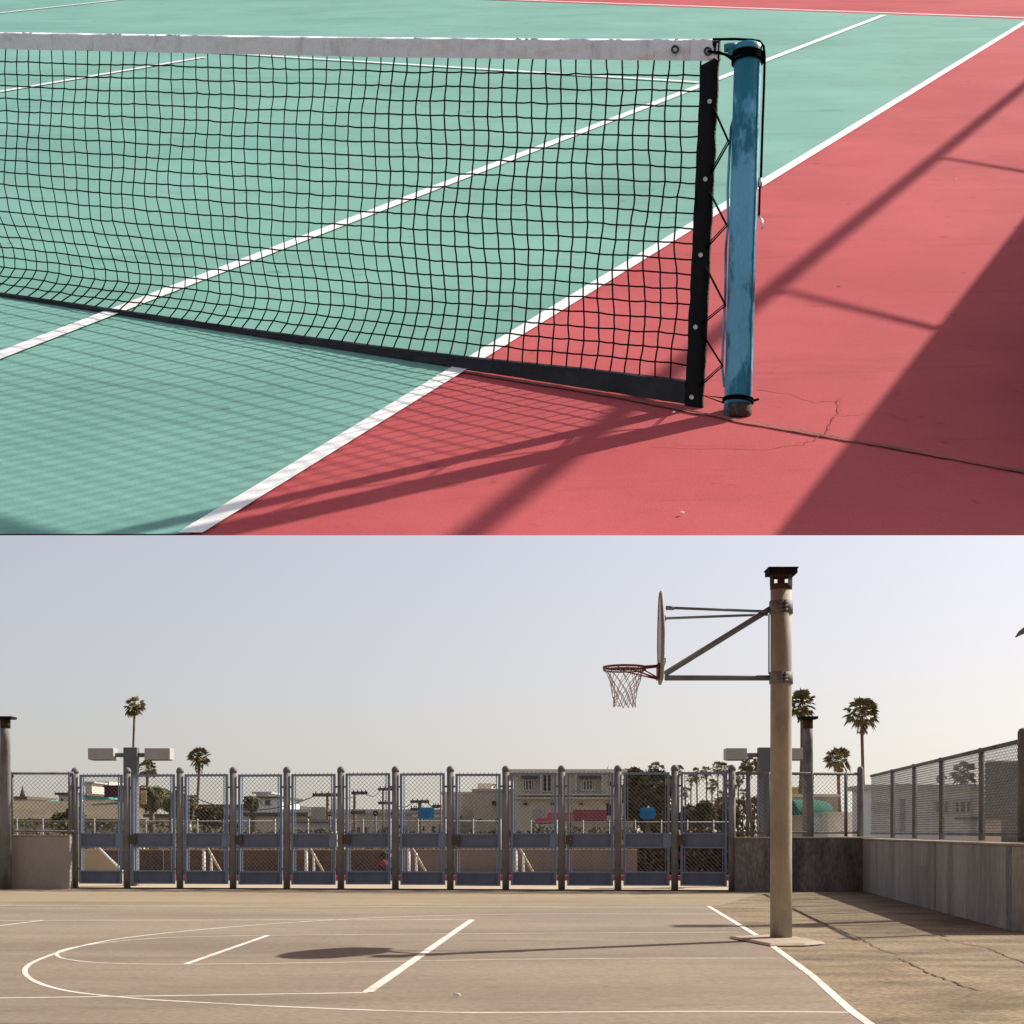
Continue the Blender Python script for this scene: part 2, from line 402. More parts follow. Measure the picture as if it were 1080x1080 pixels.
for i in range(cols_ + 1):
    s0 = SC[i]; line = []
    ph = random.uniform(0, 6.3); 
    for j in range(NR + 1):
        s_, h, o = netsurf(s0, j / NR)
        wob = .0065 * math.sin(j * .75 + i * .35 + 1.5 * math.sin(i * .13)) + random.uniform(-.0028, .0028)
        lean = .018 * (1 - j / NR) * math.sin(i * .09 + .5)
        line.append(nst(s_ + (wob + lean if i else 0), h + random.uniform(-.0025, .0025), o + .004 * math.sin(i * .5 + j * .4)))
    knots.append(line)
RC = .0027
for ln in knots:
    pts = []
    for j in range(NR):
        pts.append(ln[j]); m_ = ln[j].lerp(ln[j + 1], .5) + EB * random.uniform(-.0015, .0015); pts.append(m_)
    pts.append(ln[NR]); mb.tube(pts, RC, 4, cap=False)
for j in range(1, NR):
    pts = []
    for i in range(cols_):
        pts.append(knots[i][j]); pts.append(knots[i][j].lerp(knots[i + 1][j], .5) - UP * random.uniform(0, .0022))
    pts.append(knots[cols_][j]); mb.tube(pts, RC, 4, cap=False)
for ln in knots:
    for p in ln[1:-1]:
        r = .0044
        mb.add([p + EB * r, p - EB * r, p + UP * r, p - UP * r, p + NW * r, p - NW * r],
               [(0, 2, 4), (2, 1, 4), (1, 3, 4), (3, 0, 4), (2, 0, 5), (1, 2, 5), (3, 1, 5), (0, 3, 5)])
mb.build('netting', M['cord'], netroot)
# headband: folded canvas with puckers
def band(Ta, Tb, sa, sb, th, wr, res=.012, seed=0):
    rows = []; k = int((sb - sa) / res)
    for i in range(k + 1):
        s_ = sa + (sb - sa) * i / k
        top, bot = interp(Ta, s_), interp(Tb, s_); ring = []
        def pk(v, z):
            q = noise.noise(V((s_ * 13 + v * 3.5, v * 1.3 + seed, z))) * wr + noise.noise(V((s_ * 45, v * 3, z + 5))) * wr * .45
            return q
        for v in (0, .2, .4, .6, .8, .92):
            ring.append(nst(s_, bot + (top - bot) * v, -th * (1.0 if v < .9 else .7) - pk(v, 0)))
        ring.append(nst(s_, top + .002, th * .5))
        for v in (.97, .6, .2, 0): ring.append(nst(s_, bot + (top - bot) * v, th + pk(v, 9)))
        ring.append(ring[0])
        rows.append(ring)
    return MB().grid(rows)
band(Tband, Tbb, s_strap - .004, s_left, .008, .014).build('headband', M['band'], netroot)
mb = band([(a, b + .012) for a, b in Ttt], [(a, max(b, .006)) for a, b in Ttb], nsh(netpt(724, 400))[0], s_left, .008, .007, .014, 3)
mb.build('bottom_tape', M['tape'], netroot)
# black side strap
rows = []
K = 60
for i in range(K + 1):
    y = 43 + (430 - 43) * i / K; t = i / K
    xl = 741 + (722.5 - 741) * t + 1.0 * noise.noise(V((t * 14, 0, 0))); xr = 759.5 + (741.5 - 759.5) * t + 1.6 * noise.noise(V((t * 18, 4, 0)))
    if y < 64: xl = 752
    wv = .007 * noise.noise(V((t * 22, 7, 0))) * (.2 + t)
    a, m1, b = netpt(xl, y, .0), netpt((xl + xr) / 2, y, .0), netpt(xr, y, .0)
    rows.append([a - NW * (.005 + wv), m1 - NW * (.009 - wv), b - NW * (.005 - wv), b + NW * .006, m1 + NW * .008, a + NW * .006, a - NW * (.005 + wv)])
MB().grid(rows).build('side_strap', M['strap'], netroot)
for k, (x, y) in enumerate([(748.5, 107), (744, 189), (739, 269), (733.5, 345), (729.5, 419)]):
    c = netpt(x, y, -.013); mb = MB()
    ring = [c + (EB * math.cos(a) + UP * math.sin(a)) * .0062 for a in [2 * math.pi * q / 14 for q in range(14)]]
    mb.tube(ring, .0022, 6, closed=True)
    mb.poly([c + (EB * math.cos(a) + UP * math.sin(a)) * .0058 for a in [2 * math.pi * q / 14 for q in range(14)]])
    mb.build('grommet', M['grommet'], netroot)
for (x, y) in [(712, 52), (746.5, 54)]:
    c = netpt(x, y, -.016); mb = MB()
    mb.tube([c + (EB * math.cos(a) + UP * math.sin(a)) * .011 for a in [2 * math.pi * q / 16 for q in range(16)]], .0035, 6, closed=True)
    o = mb.build('grommet', M['grommet_dark'], netroot); o['label'] = 'dark ringed eyelet in the white headband'
# post
post = thing('net_post', 'blue painted steel net post with chipped rusty foot beside the net', 'net post', PB)
PR = .0435
W2 = V((-UP.y, UP.x, 0)).normalized()
hp = lambda h: PB + UP * h
MB().lathe(PB - UP * .02, UP, [(0, PR), (.06, PR), (.3, PR * .99), (.6, PR * .985), (PH - .02, PR * .98), (PH + .005, PR * .9)], 40).build('post_tube', M['blue'], post)
MB().lathe(PB - UP * .02, UP, [(0, PR * 1.02), (.02, PR * 1.03), (.040, PR * 1.02), (.046, PR * 1.005)], 40).build('rusty_foot', mat('chipped_foot', (.07, .20, .27), .7, .3, 20, 60, .5, .3, c2=(.06, .03, .02), c2amt=.95, c2lo=.46, c2hi=.52), post)
RX = (ray(803, 120) - ray(789, 120)).normalized()
RX = (RX - UP * RX.dot(UP)).normalized()
NZ = UP.cross(RX)
mb = MB()
mb.lathe(PT - UP * .055, UP, [(0, PR * 1.0), (.003, PR * 1.08), (.036, PR * 1.08), (.044, PR * 1.02), (.047, PR * .9), (.049, PR * .05)], 40)
a = PT - UP * .012
mb.tube([a - RX * .035, a - RX * .074 - UP * .004], [.016, .012], 12)
mb.tube([a - RX * .035 - UP * .022, a - RX * .060 - UP * .012], [.014, .010], 12)
mb.build('post_cap', M['blue_dark'], post)
# weld bead / seam running down the post
mb = MB(); mb.tube([PB + RX * PR * .72 - NZ * PR * .72 * (1 if NZ.y > 0 else -1) + UP * h for h in (.05, .3, .6, PH - .07)], .0030, 6); mb.build('seam_ridge', M['blue_dark'], post)
# lacing bar on the net side of the post
BR = [nsh(netpt(771.5, 126)), nsh(netpt(766, 262)), nsh(netpt(763, 400))]
def bp(px, py, o=-.008): return netpt(px, py, o)
MB().tube([bp(775, 122), bp(771, 134), bp(769.5, 160), bp(767.5, 200), bp(768, 236), bp(765.5, 262), bp(765, 310), bp(763, 350), bp(761.5, 385), bp(764, 408)], .0042, 8).build('lacing_bar', M['blue'], post)
mb = MB()
def wraps(c, n_, dr, hstep, rr):
    for k in range(n_):
        tl = random.uniform(-.004, .004)
        mb.tube([c + UP * (k * hstep + tl * math.cos(q)) + (RX * math.cos(q) + NZ * math.sin(q)) * (PR + dr) for q in [2 * math.pi * i / 28 for i in range(28)]], rr, 6, closed=True)
wraps(PT - UP * .058, 4, .004, .0075, .0042)
mb.build('rope_wrap', M['cord'], post); mb = MB()
wraps(PB + UP * .037, 2, .003, .007, .004)
mb.tube([PB + RX * (PR + .002) + UP * .04, PB + RX * (PR + .022) + UP * .047], .004, 6)
mb.build('rope_wrap', M['cord'], post)
# lacing cord and the headband cable: part of the net
mb = MB()
zz = [(748.5, 112), (768, 153), (756, 178), (750, 190), (766, 218), (768.5, 236), (744, 269), (765, 316), (744, 345), (762, 384), (741, 412)]
zz = [(753, 114), (769, 150), (751, 182), None, (749, 203), (767, 238), (745, 262), None, (745, 282), (765.5, 322), (741, 342), None, (741, 352), (762.5, 386), (738, 408)]
seg = []
for q in zz + [None]:
    if q is None:
        if seg:
            mb = MB(); mb.tube(seg, .0028, 6); mb.tube([p + EB * .003 - NW * .004 + UP * .004 for p in seg], .0022, 6); mb.build('lacing_cord', M['cord'], netroot)
        seg = []
    else: seg.append(bp(*q, -.014))
mb = MB(); mb.tube([bp(766, 420), bp(741, 417), bp(766, 426)], .0025, 6); mb.build('foot_tie', M['cord'], netroot); mb = MB()
mb.tube([bp(746, 54, -.02), bp(758, 56, -.014), bp(766, 57.5, -.014), bp(775, 62, -.03)], .0045, 6)
mb.tube([bp(748, 54, -.02), bp(760, 55, -.016), bp(768, 60, -.016), bp(776, 66, -.03)], .003, 6)
mb.build('head_cord', M['cord'], netroot)
def pp(px, py, o=0.0): return netpt(px, py, o)
mb = MB()
mb.tube([pp(752, 41.5), pp(775, 41.2, .0), pp(792, 42, 0), pp(801, 43.5, 0), pp(805.5, 49, 0), pp(806.5, 60), pp(805.8, 90), pp(804.3, 130), pp(802.5, 188)], .0042, 8)
mb.tube([pp(801.5, 196), pp(800.5, 228)], .0035, 6)
mb.build('top_cable', M['cord'], netroot)
mb = MB(); c0, c1 = pp(801.8, 188), pp(801.2, 197); mb.tube([c0, c1], .0075, 6); mb.build('cable_clip', M['grommet'], netroot); mb = MB()
mb.tube([pp(800.5, 228), pp(803.5, 232), pp(804.5, 238), pp(803, 242)], .0028, 6); mb.build('cable_hook', M['grommet'], netroot)
# litter specks on the court
for k, (x, y) in enumerate([(359 / 2 + 540, 541), (341 / 2 + 540, 435), (990 / 2 + 540, 138), (936 / 2 + 540, 189), (695 / 2 + 540, 300)]):
    p = tp(x, y, .006); a = random.uniform(0, 3); r = .008
    e1 = EB * math.cos(a) + EB.cross(TN) * math.sin(a); e2 = TN.cross(e1)
    mb = MB(); mb.hexa([p + e1 * r, p + e2 * r * .6, p - e1 * r, p - e2 * r * .5], [p + (e1 * r + TN * .004) * .8, p + e2 * r * .5 + TN * .005, p - e1 * r * .7 + TN * .003, p - e2 * r * .4 + TN * .004])
    o = mb.build('paper_scrap', M['white'], org=p)
    tag(o, ['pale paper scrap on the red court below the net post', 'pale scrap on the seam just before the strap of the net', 'pale speck beside the far end of the rail shadow', 'pale speck on red between the sideline and the rail shadow', 'pale speck on red just beyond the blue post'][k], 'paper scrap')
# screen fence standing along the right of the deck (unseen, shaped to throw the big shade and the rail shadow)
Adir = (tp(1080, 235) - tp(825, 565)).normalized()
def isect(p, d, q, e):   # lines in the deck plane
    nn = TN.cross(e); return p + d * ((q - p).dot(nn) / d.dot(nn))
HF = .85
sh0 = tp(825, 565); sh2 = tp(680, 414)
Adir2 = (tp(1080, 235) - sh0).normalized()
wb = lambda k: sh0 + Adir2 * k + GS * HF * COT
fb = thing('screen_fence', 'low screened fence with a raised rail along the right edge of the tennis deck', 'fence', wb(0))
mb = MB(); kA, kB = -1.15, 9.5
sd = TN.cross(Adir2).normalized() * .02
mb.hexa([wb(kA) - sd, wb(kB) - sd, wb(kB) + sd, wb(kA) + sd], [p + TN * HF for p in (wb(kA) - sd, wb(kB) - sd, wb(kB) + sd, wb(kA) + sd)])
mb.build('screen', M['strap'], fb)
dtot = (isect(sh0, GS, sh2, Adir2) - sh0).dot(GS)     # negative: away from the sun
H2 = HF - dtot / COT
rl = lambda k: wb(k) + TN * H2
print('RAIL H', H2, 'wall', wb(kA), wb(kB))
MB().tube([rl(kA), rl(13.5)], .034, 10).build('top_rail', M['steel'], fb)
for (xa, ya, xb, yb) in ((820, 305, 1080, 370), (985, 165, 1080, 181)):
    p0, p1 = tp(xa, ya), tp(xb, yb)
    basep = isect(p0, (p1 - p0), wb(0), Adir2)
    topk = isect(p0, (p1 - p0), sh2, Adir2) + GS * H2 * COT + TN * H2
    MB().tube([basep, topk], .014, 8).build('post', M['steel'], fb)  # unseen post, leaned so its shadow follows the given line

# ================================================================= BASKETBALL COURT
struct('ground', MB().add([(-3000, -30, -.03), (3000, -30, -.03), (3000, 3000, -.03), (-3000, 3000, -.03)], [(0, 1, 2, 3)]), M['far_ground'])
# yard concrete sheet
yard = MB().add([(-45, 1, 0), (40, 1, 0), (40, 37.5, 0), (-45, 37.5, 0)], [(0, 1, 2, 3)])
struct('yard_pavement', yard, M['yard'])
cp = [g(747, 956), g(808, 993), g(856, 1029), g(898, 1067), g(925, 1086), V((3.2, 3, 0)), V((-30, 3, 0)), V((-30, 24.6, 0))]
struct('court_surface', MB().poly([p + V((0, 0, .004)) for p in cp]), M['court'])
def gline(pts, wd, name='court_line', off=.008, spl=False):
    off = .0052 + (off - .008) * .35
    P = [g(*p) for p in pts]
    if spl:
        Q = []
        for i in range(len(P) - 1):
            p0 = P[max(i - 1, 0)]; p1 = P[i]; p2 = P[i + 1]; p3 = P[min(i + 2, len(P) - 1)]
            for k in range(10):
                t = k / 10
                Q.append(.5 * ((2 * p1) + (p2 - p0) * t + (2 * p0 - 5 * p1 + 4 * p2 - p3) * t * t + (3 * p1 - p0 - 3 * p2 + p3) * t ** 3))
        Q.append(P[-1]); P = Q
    rows = []
    for i, p in enumerate(P):
        d = (P[min(i + 1, len(P) - 1)] - P[max(i - 1, 0)]).normalized(); s_ = V((-d.y, d.x, 0)) * wd / 2
        rows.append([p - s_ + V((0, 0, off)), p + s_ + V((0, 0, off))])
    return struct(name, MB().grid(rows, False), M['court_line'])
gline([(747, 956), (808, 993), (856, 1029), (898, 1067), (930, 1090)], .065, 'baseline', .012)
gline([(-60, 955.5), (747, 957)], .06, 'far_boundary_line', .008)
gline([(-60, 972), (46, 971), (498, 970.2)], .05, 'side_line', .0085)
gline([(-60, 984), (46, 971)], .05, 'attack_line', .009)
gline([(498, 970.5), (388, 1047)], .085, 'end_line', .013)
gline([(388, 1047.5), (200, 1050.5), (-60, 1054)], .045, 'side_line', .0085)
gline([(760, 964.5), (600, 964.2), (500, 965.2), (400, 968.2), (300, 973.8), (200, 982), (130, 990), (85, 998.5), (45, 1011), (27, 1022), (34, 1034), (70, 1045.5), (140, 1053.5), (220, 1058.5), (300, 1062.5), (400, 1066.5), (500, 1068.8), (640, 1068), (760, 1067.5), (898, 1068.5)], .045, 'arc_line', .01, True)
gline([(778, 983.5), (560, 984.8), (420, 985.8), (280, 987), (200, 988.5), (150, 991), (100, 996), (68, 1002), (60, 1007.5), (72, 1012.5), (115, 1016.5), (196, 1017.6), (330, 1016), (500, 1013), (640, 1011.5), (818, 1011)], .036, 'key_line', .0105, True)
gline([(283, 987), (196, 1017.5)], .06, 'free_throw_line', .0145)
# expansion joints / cracks in the yard
def gcrack(pts, wd, off=.006, jag=.02):
    P = [g(*p) for p in pts]; Q = []
    for a, b in zip(P, P[1:]):
        for k in range(10): Q.append(a.lerp(b, k / 10))
    Q.append(P[-1]); rows = []
    for i, p in enumerate(Q):
        d = (Q[min(i + 1, len(Q) - 1)] - Q[max(i - 1, 0)]).normalized(); s_ = V((-d.y, d.x, 0)); j = random.uniform(-jag, jag); ww = wd * random.uniform(.5, 1.3) / 2
        rows.append([p + s_ * (j - ww) + V((0, 0, off)), p + s_ * (j + ww) + V((0, 0, off))])
    struct('pavement_crack', MB().grid(rows, False), M['fissure'])
gcrack([(898, 985), (925, 1000), (945, 1007)], .015)
gcrack([(948, 1011), (972, 1023), (990, 1031), (1030, 1045)], .02)
gcrack([(820, 942), (836, 959), (880, 979), (898, 986)], .02)
gcrack([(990, 990), (1040, 1000), (1085, 1018)], .015)

# light concrete pad under the hoop pole
pad = [g(768, 990.2), g(812, 988.5), g(836, 990), g(871, 996.5), g(850, 998.5), g(812, 998.8)]
mb = MB(); pc = sum(pad, V()) / len(pad)
rows_top = [pc.lerp(p, .93) + V((0, 0, .035)) for p in pad]
mb.add([p + V((0, 0, .013)) for p in pad] + rows_top, [tuple(range(6, 12))] + [(i, (i + 1) % 6, (i + 1) % 6 + 6, i + 6) for i in range(6)])
struct('pole_footing', mb, M['coping'])
struct('walkway', MB().add([(-40, 24.9, .0035), (g(757, 955.2).x, 24.9, .0035), (g(800, 943).x, 29.5, .0035), (7, 30.2, .0035), (4.2, 31.9, .0035), (-40, 32.6, .0035)], [(0, 1, 2, 3, 4, 5)]), M['walk'])
# ---- hoop
YP = 17.15; XP = (823.8 - CX) / F * YP; PPM = F / YP
def hx(px): return (px - CX) / F * YP
def hz(py): return zat(py, YP)
hoop = thing('basketball_hoop', 'tall tan basketball pole with grey arms, backboard seen edge on and red rim', 'basketball hoop', (XP, YP, 0))
ztop = hz(622)
mb = MB(); rp = .119
mb.tube([(XP, YP, z) for z in (0, 1, 2, 3, ztop)], [rp * 1.02, rp, rp, rp * .99, rp * .98], 48); mb.build('pole', M['pole'], hoop)
mb = MB()
zn0, zn1, zc = hz(622), hz(606.5), hz(601)
mb.lathe((XP, YP, zn0), (0, 0, 1), [(0, rp * 1.02), (.055, rp * 1.02), (.06, rp * .99)], 40)
mb.lathe((XP, YP, zn1 - .03), (0, 0, 1), [(0, rp), (.03, rp)], 40)
for k in range(6):
    a = k * math.pi / 3 + .3; c = V((XP + math.cos(a) * rp * .95, YP + math.sin(a) * rp * .95, 0))
    e = V((-math.sin(a), math.cos(a), 0)) * .035
    mb.hexa([c - e + V((0, 0, zn0 + .04)), c + e + V((0, 0, zn0 + .04)), (c + e) * 1 + V((math.cos(a), math.sin(a), 0)) * .008 + V((0, 0, zn0 + .04)), c - e + V((math.cos(a), math.sin(a), 0)) * .008 + V((0, 0, zn0 + .04))],
            [c - e + V((0, 0, zn1)), c + e + V((0, 0, zn1)), (c + e) + V((math.cos(a), math.sin(a), 0)) * .008 + V((0, 0, zn1)), c - e + V((math.cos(a), math.sin(a), 0)) * .008 + V((0, 0, zn1))])
vent = mb.build('vent_neck', M['rust'], hoop)
MB().box((XP - .155, YP - .155, zn1), (XP + .155, YP + .155, zc)).box((XP - .165, YP - .165, zc - .004), (XP + .165, YP + .165, zc + .008)).build('cap_plate', M['cap'], hoop)
for (ya, yb) in ((647.5, 634), (721.5, 709)):
    za, zb = hz(ya), hz(yb); mb = MB()
    mb.lathe((XP, YP, za), (0, 0, 1), [(0, rp + .001), (.001, rp + .012), (zb - za - .001, rp + .012), (zb - za, rp + .001)], 40)
    for dx in (-.02, .02): mb.box((XP + dx - .006, YP - rp - .045, za + .005), (XP + dx + .006, YP - rp - .005, zb - .005))
    cl = mb.build('clamp', M['steel'], hoop)
    mb = MB()
    for zz_ in (za + .03, (za + zb) / 2, zb - .03): mb.tube([(XP - .05, YP - rp - .03, zz_), (XP + .05, YP - rp - .03, zz_)], .009, 6)
    mb.build('bolt', M['arm'], cl)
XB = hx(701); zA = hz(715); 
MB().tube([(XB, YP, zA), (XP - rp, YP, zA)], .03, 14).build('lower_arm', M['arm'], hoop)
MB().tube([(XB + .0, YP, hz(711)), (XP - rp, YP, hz(642))], .032, 14).build('diagonal_arm', M['arm'], hoop)
for s_, ya, yb_ in ((-1, 641.2, 645.0), (1, 652.2, 648.0)):
    mb = MB(); yr = YP + .42 * s_; zr_ = zat(ya, yr)
    mb.tube([(XB + .04, yr, zr_), V((XP - rp - .02, YP + .05 * s_, zat(yb_, YP + .05 * s_)))], .015, 10)
    mb.tube([(XB - .03, yr, zr_), (XB + .06, yr, zr_)], .024, 8); mb.build('stay_rod', M['arm'], hoop)
MB().tube([(hx(811), YP, hz(648)), (hx(811), YP, hz(711))], .008, 8).build('tie_rod', M['arm'], hoop)
# fan-shaped backboard, edge on; its plane lies across the court axis
by = V((.0615, .998, 0)).normalized(); bx_ = V((.998, -.0615, 0))
bc = V((hx(697), YP, 0)); zb0, zb1 = hz(718), hz(625.5)
R = .66
pts = []
def bpnt(a, z, dx): return bc + by * a + bx_ * dx + V((0, 0, z))
prof2 = [(-.30, zb0), (.30, zb0), (.44, zb0 + .10), (.60, zb0 + .30)]
cz = zb1 - .56
for k in range(0, 13):
    a = math.pi * k / 12; prof2.append((math.cos(a) * .69, cz + math.sin(a) * .56))
prof2.append((-.60, zb0 + .30)); prof2.append((-.44, zb0 + .10))
mb = MB(); mb.prism([bpnt(a, z, -.008) for a, z in prof2], bx_ * .016); bb = mb.build('backboard', M['board'], hoop)
mb = MB(); ring = [bpnt(a, z, 0) for a, z in prof2]; mb.tube(ring, .021, 8, closed=True); mb.build('edge_rim', M['board_rim'], bb)
for z in (zb0 + .16, zb0 + .62): MB().hexa([bpnt(-.40, z, .010), bpnt(.40, z, .010), bpnt(.40, z, .04), bpnt(-.40, z, .04)], [bpnt(-.40, z + .05, .010), bpnt(.40, z + .05, .010), bpnt(.40, z + .05, .04), bpnt(-.40, z + .05, .04)]).build('back_brace', M['arm'], bb)
rc = V((hx(658.5), YP - .01, hz(704.0))); rr = .232
mb = MB()
ringp = [rc + V((math.cos(a) * rr, math.sin(a) * rr, 0)) for a in [2 * math.pi * k / 40 for k in range(40)]]
mb.tube(ringp, .013, 8, closed=True); mb.tube([p + V((0, 0, -.028)) for p in ringp], .009, 8, closed=True)
for s_ in (-1, 1):
    mb.tube([rc + V((rr * .9, .1 * s_, 0)), V((hx(694), YP + .07 * s_, hz(702.5)))], .011, 8)
    mb.tube([rc + V((.0, .2 * s_, -.02)), V((hx(694), YP + .05 * s_, hz(716)))], .008, 8)
    mb.tube([rc + V((.16, .16 * s_, -.02)), V((hx(694), YP + .08 * s_, hz(716)))], .008, 8)
mb.box((hx(693), YP - .1, hz(717)), (hx(696), YP + .1, hz(700)))
rim = mb.build('rim', M['rim'], hoop)
mb = MB(); nn_ = 12; lv = 7
zr = [0, -.07, -.15, -.22, -.29, -.36, -.43]; rrad = [rr, .20, .165, .14, .128, .122, .125]
def nkp(k, l):
    a = 2 * math.pi * (k + (.5 if l % 2 else 0)) / nn_ + .1
    return rc + V((math.cos(a) * rrad[l], math.sin(a) * rrad[l], zr[l] - .01)) + V((random.uniform(-.012, .012), random.uniform(-.012, .012), random.uniform(-.01, .01)))
KN = [[nkp(k, l) for k in range(nn_)] for l in range(lv)]
for l in range(lv - 1):
    for k in range(nn_):
        k2 = (k - 1) % nn_ if l % 2 == 0 else (k + 1) % nn_
        mb.tube([KN[l][k], KN[l + 1][k]], .0042, 4, cap=False); mb.tube([KN[l][k], KN[l + 1][k2]], .0042, 4, cap=False)
mb.build('hoop_net', M['netw'], rim)

# ---- concrete parapet walls
def wallbox(name, label, a, b, h, th, m, side, cop=True):
    a, b = V(a), V(b); d = (b - a).normalized(); s_ = V((-d.y, d.x, 0)) * side * th
    t = thing(name, label, 'wall', a)
    MB().hexa([a, b, b + s_, a + s_], [p + V((0, 0, h)) for p in (a, b, b + s_, a + s_)]).build('wall_body', m, t, bevel=.012)
    if cop:
        e = s_.normalized() * .015
        MB().hexa([p + V((0, 0, h)) for p in (a - e, b - e, b + s_ + e, a + s_ + e)], [p + V((0, 0, h + .03)) for p in (a - e, b - e, b + s_ + e, a + s_ + e)]).build('coping', M['coping'], t, bevel=.01)
    return t
YL = 32.1
wl0, wl1 = V((-13.5, YL + .1, 0)), V(((73.5 - CX) / F * (YL), YL, 0))
t = wallbox('parapet_wall', 'plain brown concrete parapet wall at the left end of the gates', wl0, wl1, 1.10, .28, M['wall_left'], 1)
wb0 = V(((777 - CX) / F * 30.6, 30.6, 0)); wb1 = V((7.03, 30.9, 0))
t = wallbox('parapet_wall', 'dark stained concrete parapet wall behind the hoop pole', wb0, wb1 + V((.34, 0, 0)), 1.06, .30, M['wall_dark'], 1)
wr1 = V((6.03, 18.55, 0))
dR = (wr1 - wb1).normalized()
t = wallbox('parapet_wall', 'long pale streaked concrete parapet wall running toward the viewer on the right', wb1 + dR * .002, wr1, 1.035, .30, M['wall'], 1)
# joints and a darker repaired patch on the long wall
nR = V((-dR.y, dR.x, 0)); nR = nR if nR.x < 0 else -nR
t2 = wallbox('parapet_wall', 'dark end pier of concrete turning away at the right edge', wr1 + V((.004, 0, 0)), wr1 + V((3.2, -.05, 0)), 1.035, .3, M['wall_dark'], 1)

# ---- chain link fences on the walls
def fence(name, label, a, b, z0, z1, posts, big=(), pitch=.085, rw=.003, m=None, rpost=.035):
    a, b = V(a), V(b); Lf = (b - a).length; d = (b - a).normalized(); nr = V((-d.y, d.x, 0))
    t = thing(name, label, 'fence', a)
    P = lambda u, v: a + d * u + V((0, 0, z0 + .05 + v))
    mb = MB(); chain(mb, P, Lf, z1 - z0 - .05, pitch, rw, nr); mb.build('chain_link', M['wire'], t)
    MB().tube([a + V((0, 0, z1)), b + V((0, 0, z1))], .03, 8).build('top_rail', M['steel'], t)
    MB().tube([a + V((0, 0, z0 + .06)), b + V((0, 0, z0 + .06))], .024, 8).build('bottom_rail', M['steel'], t)
    for u in posts: 
        p = a + d * u; MB().tube([p + V((0, 0, z0 - .02)), p + V((0, 0, z1 + .03))], rpost, 10).build('post', m or M['steel'], t)
    for u in big:
        p = a + d * u; mb = MB(); mb.tube([p + V((0, 0, z0 - .02)), p + V((0, 0, z1 + .10)), p + V((0, 0, z1 + .14)), p + V((0, 0, z1 + .155))], [.065, .065, .045, .01], 14); mb.build('corner_post', m or M['steel'], t)
    return t
off = V((0, .14, 0))
fence('chain_link_fence', 'chain link fence on top of the left parapet wall', wl0 + off, V(((77 - CX) / F * 32.2, 32.24, 0)), 1.15, 2.42, [((11.5 - CX) / F * 32.2 + 13.5), ((73 - CX) / F * 32.2 + 13.5)], pitch=.09, rw=.004)
pb = lambda px: (px - 777) / F * 30.75
fence('chain_link_fence', 'chain link fence on the dark wall behind the hoop pole', wb0 + off, wb1 + off, 1.12, 2.36, [pb(790), pb(813), pb(860), pb(897)], [pb(914) - .02], pitch=.085, rw=.004)
wlong = t; offr = -nR * .15
def par(px):             # distance along the long wall whose picture column is px
    k0, k1 = 0., 14.
    for _ in range(40):
        k = (k0 + k1) / 2; p = wb1 + offr + dR * k
        if CX + F * p.x / p.y < px: k0 = k
        else: k1 = k
    return k
def on_wall(pxa, pxb, z0_, z1_, m, nm, d=.004):
    a, b = wb1 + dR * par(pxa), wb1 + dR * par(pxb)
    MB().hexa([a, b, b + nR * d, a + nR * d], [q + V((0, 0, z1_ - z0_)) for q in (a, b, b + nR * d, a + nR * d)])
    q4 = [a, b, b + nR * d, a + nR * d]
    MB().hexa([q + V((0, 0, z0_)) for q in q4], [q + V((0, 0, z1_)) for q in q4]).build(nm, m, wlong)
offr, o_keep = V((0, 0, 0)), offr
on_wall(985.8, 986.8, 0, 1.03, M['wall_dark'], 'joint'); on_wall(966, 977.5, .30, .66, M['patch'], 'repair_patch', .003)
offr = o_keep
fence('chain_link_fence', 'long chain link fence receding along the right hand parapet wall', wb1 + offr + dR * .12, wr1 + offr + dR * .2, 1.11, 2.31,
      [par(941.6) - .12, par(964.7) - .12, par(993.3) - .12, par(1035.5) - .12], [par(1079) - .12], pitch=.075, rw=.0036, rpost=.045)

# ---- gates and their posts
GA = V(((79 - CX) / F * 32.4, 32.4, 0)); GB = V(((772 - CX) / F * 30.85, 30.85, 0))
gd = (GB - GA).normalized(); grz = math.atan2(gd.y, gd.x); sp = (GB - GA).length / 12
ords = ['first', 'second', 'third', 'fourth', 'fifth', 'sixth', 'seventh', 'eighth', 'ninth', 'tenth', 'eleventh', 'twelfth']
gposts = []
def make_post():
    t = thing('gate_post', 'thick round steel post where the left wall meets the gates', 'gate post', (0, 0, 0), 'round posts between the gates', grz)
    MB().tube([(0, 0, 0), (0, 0, 2.44), ], .071, 20).build('post_tube', M['post_steel'], t, local=True)
    MB().tube([(0, 0, 2.425), (0, 0, 2.47), (0, 0, 2.51), (0, 0, 2.535), (0, 0, 2.545)], [.079, .079, .064, .038, .005], 20).build('post_cap', M['steel'], t, local=True)
    mb = MB()
    for z in (.42, 2.12): MB().box((-.13, -.02, z - .02), (.13, .02, z + .02)).build('hinge_bracket', M['steel'], t, local=True)
    return t
proto = make_post()
for i in range(13):
    o = proto if i == 0 else copy_tree(proto)
    o.location = GA + gd * (sp * i)
    if i == 12: o['label'] = 'thick round steel gate post beside the dark stained wall'
    elif i > 0: o['label'] = 'round steel post between the %s and %s gates from the left' % (ords[i - 1], ords[i])
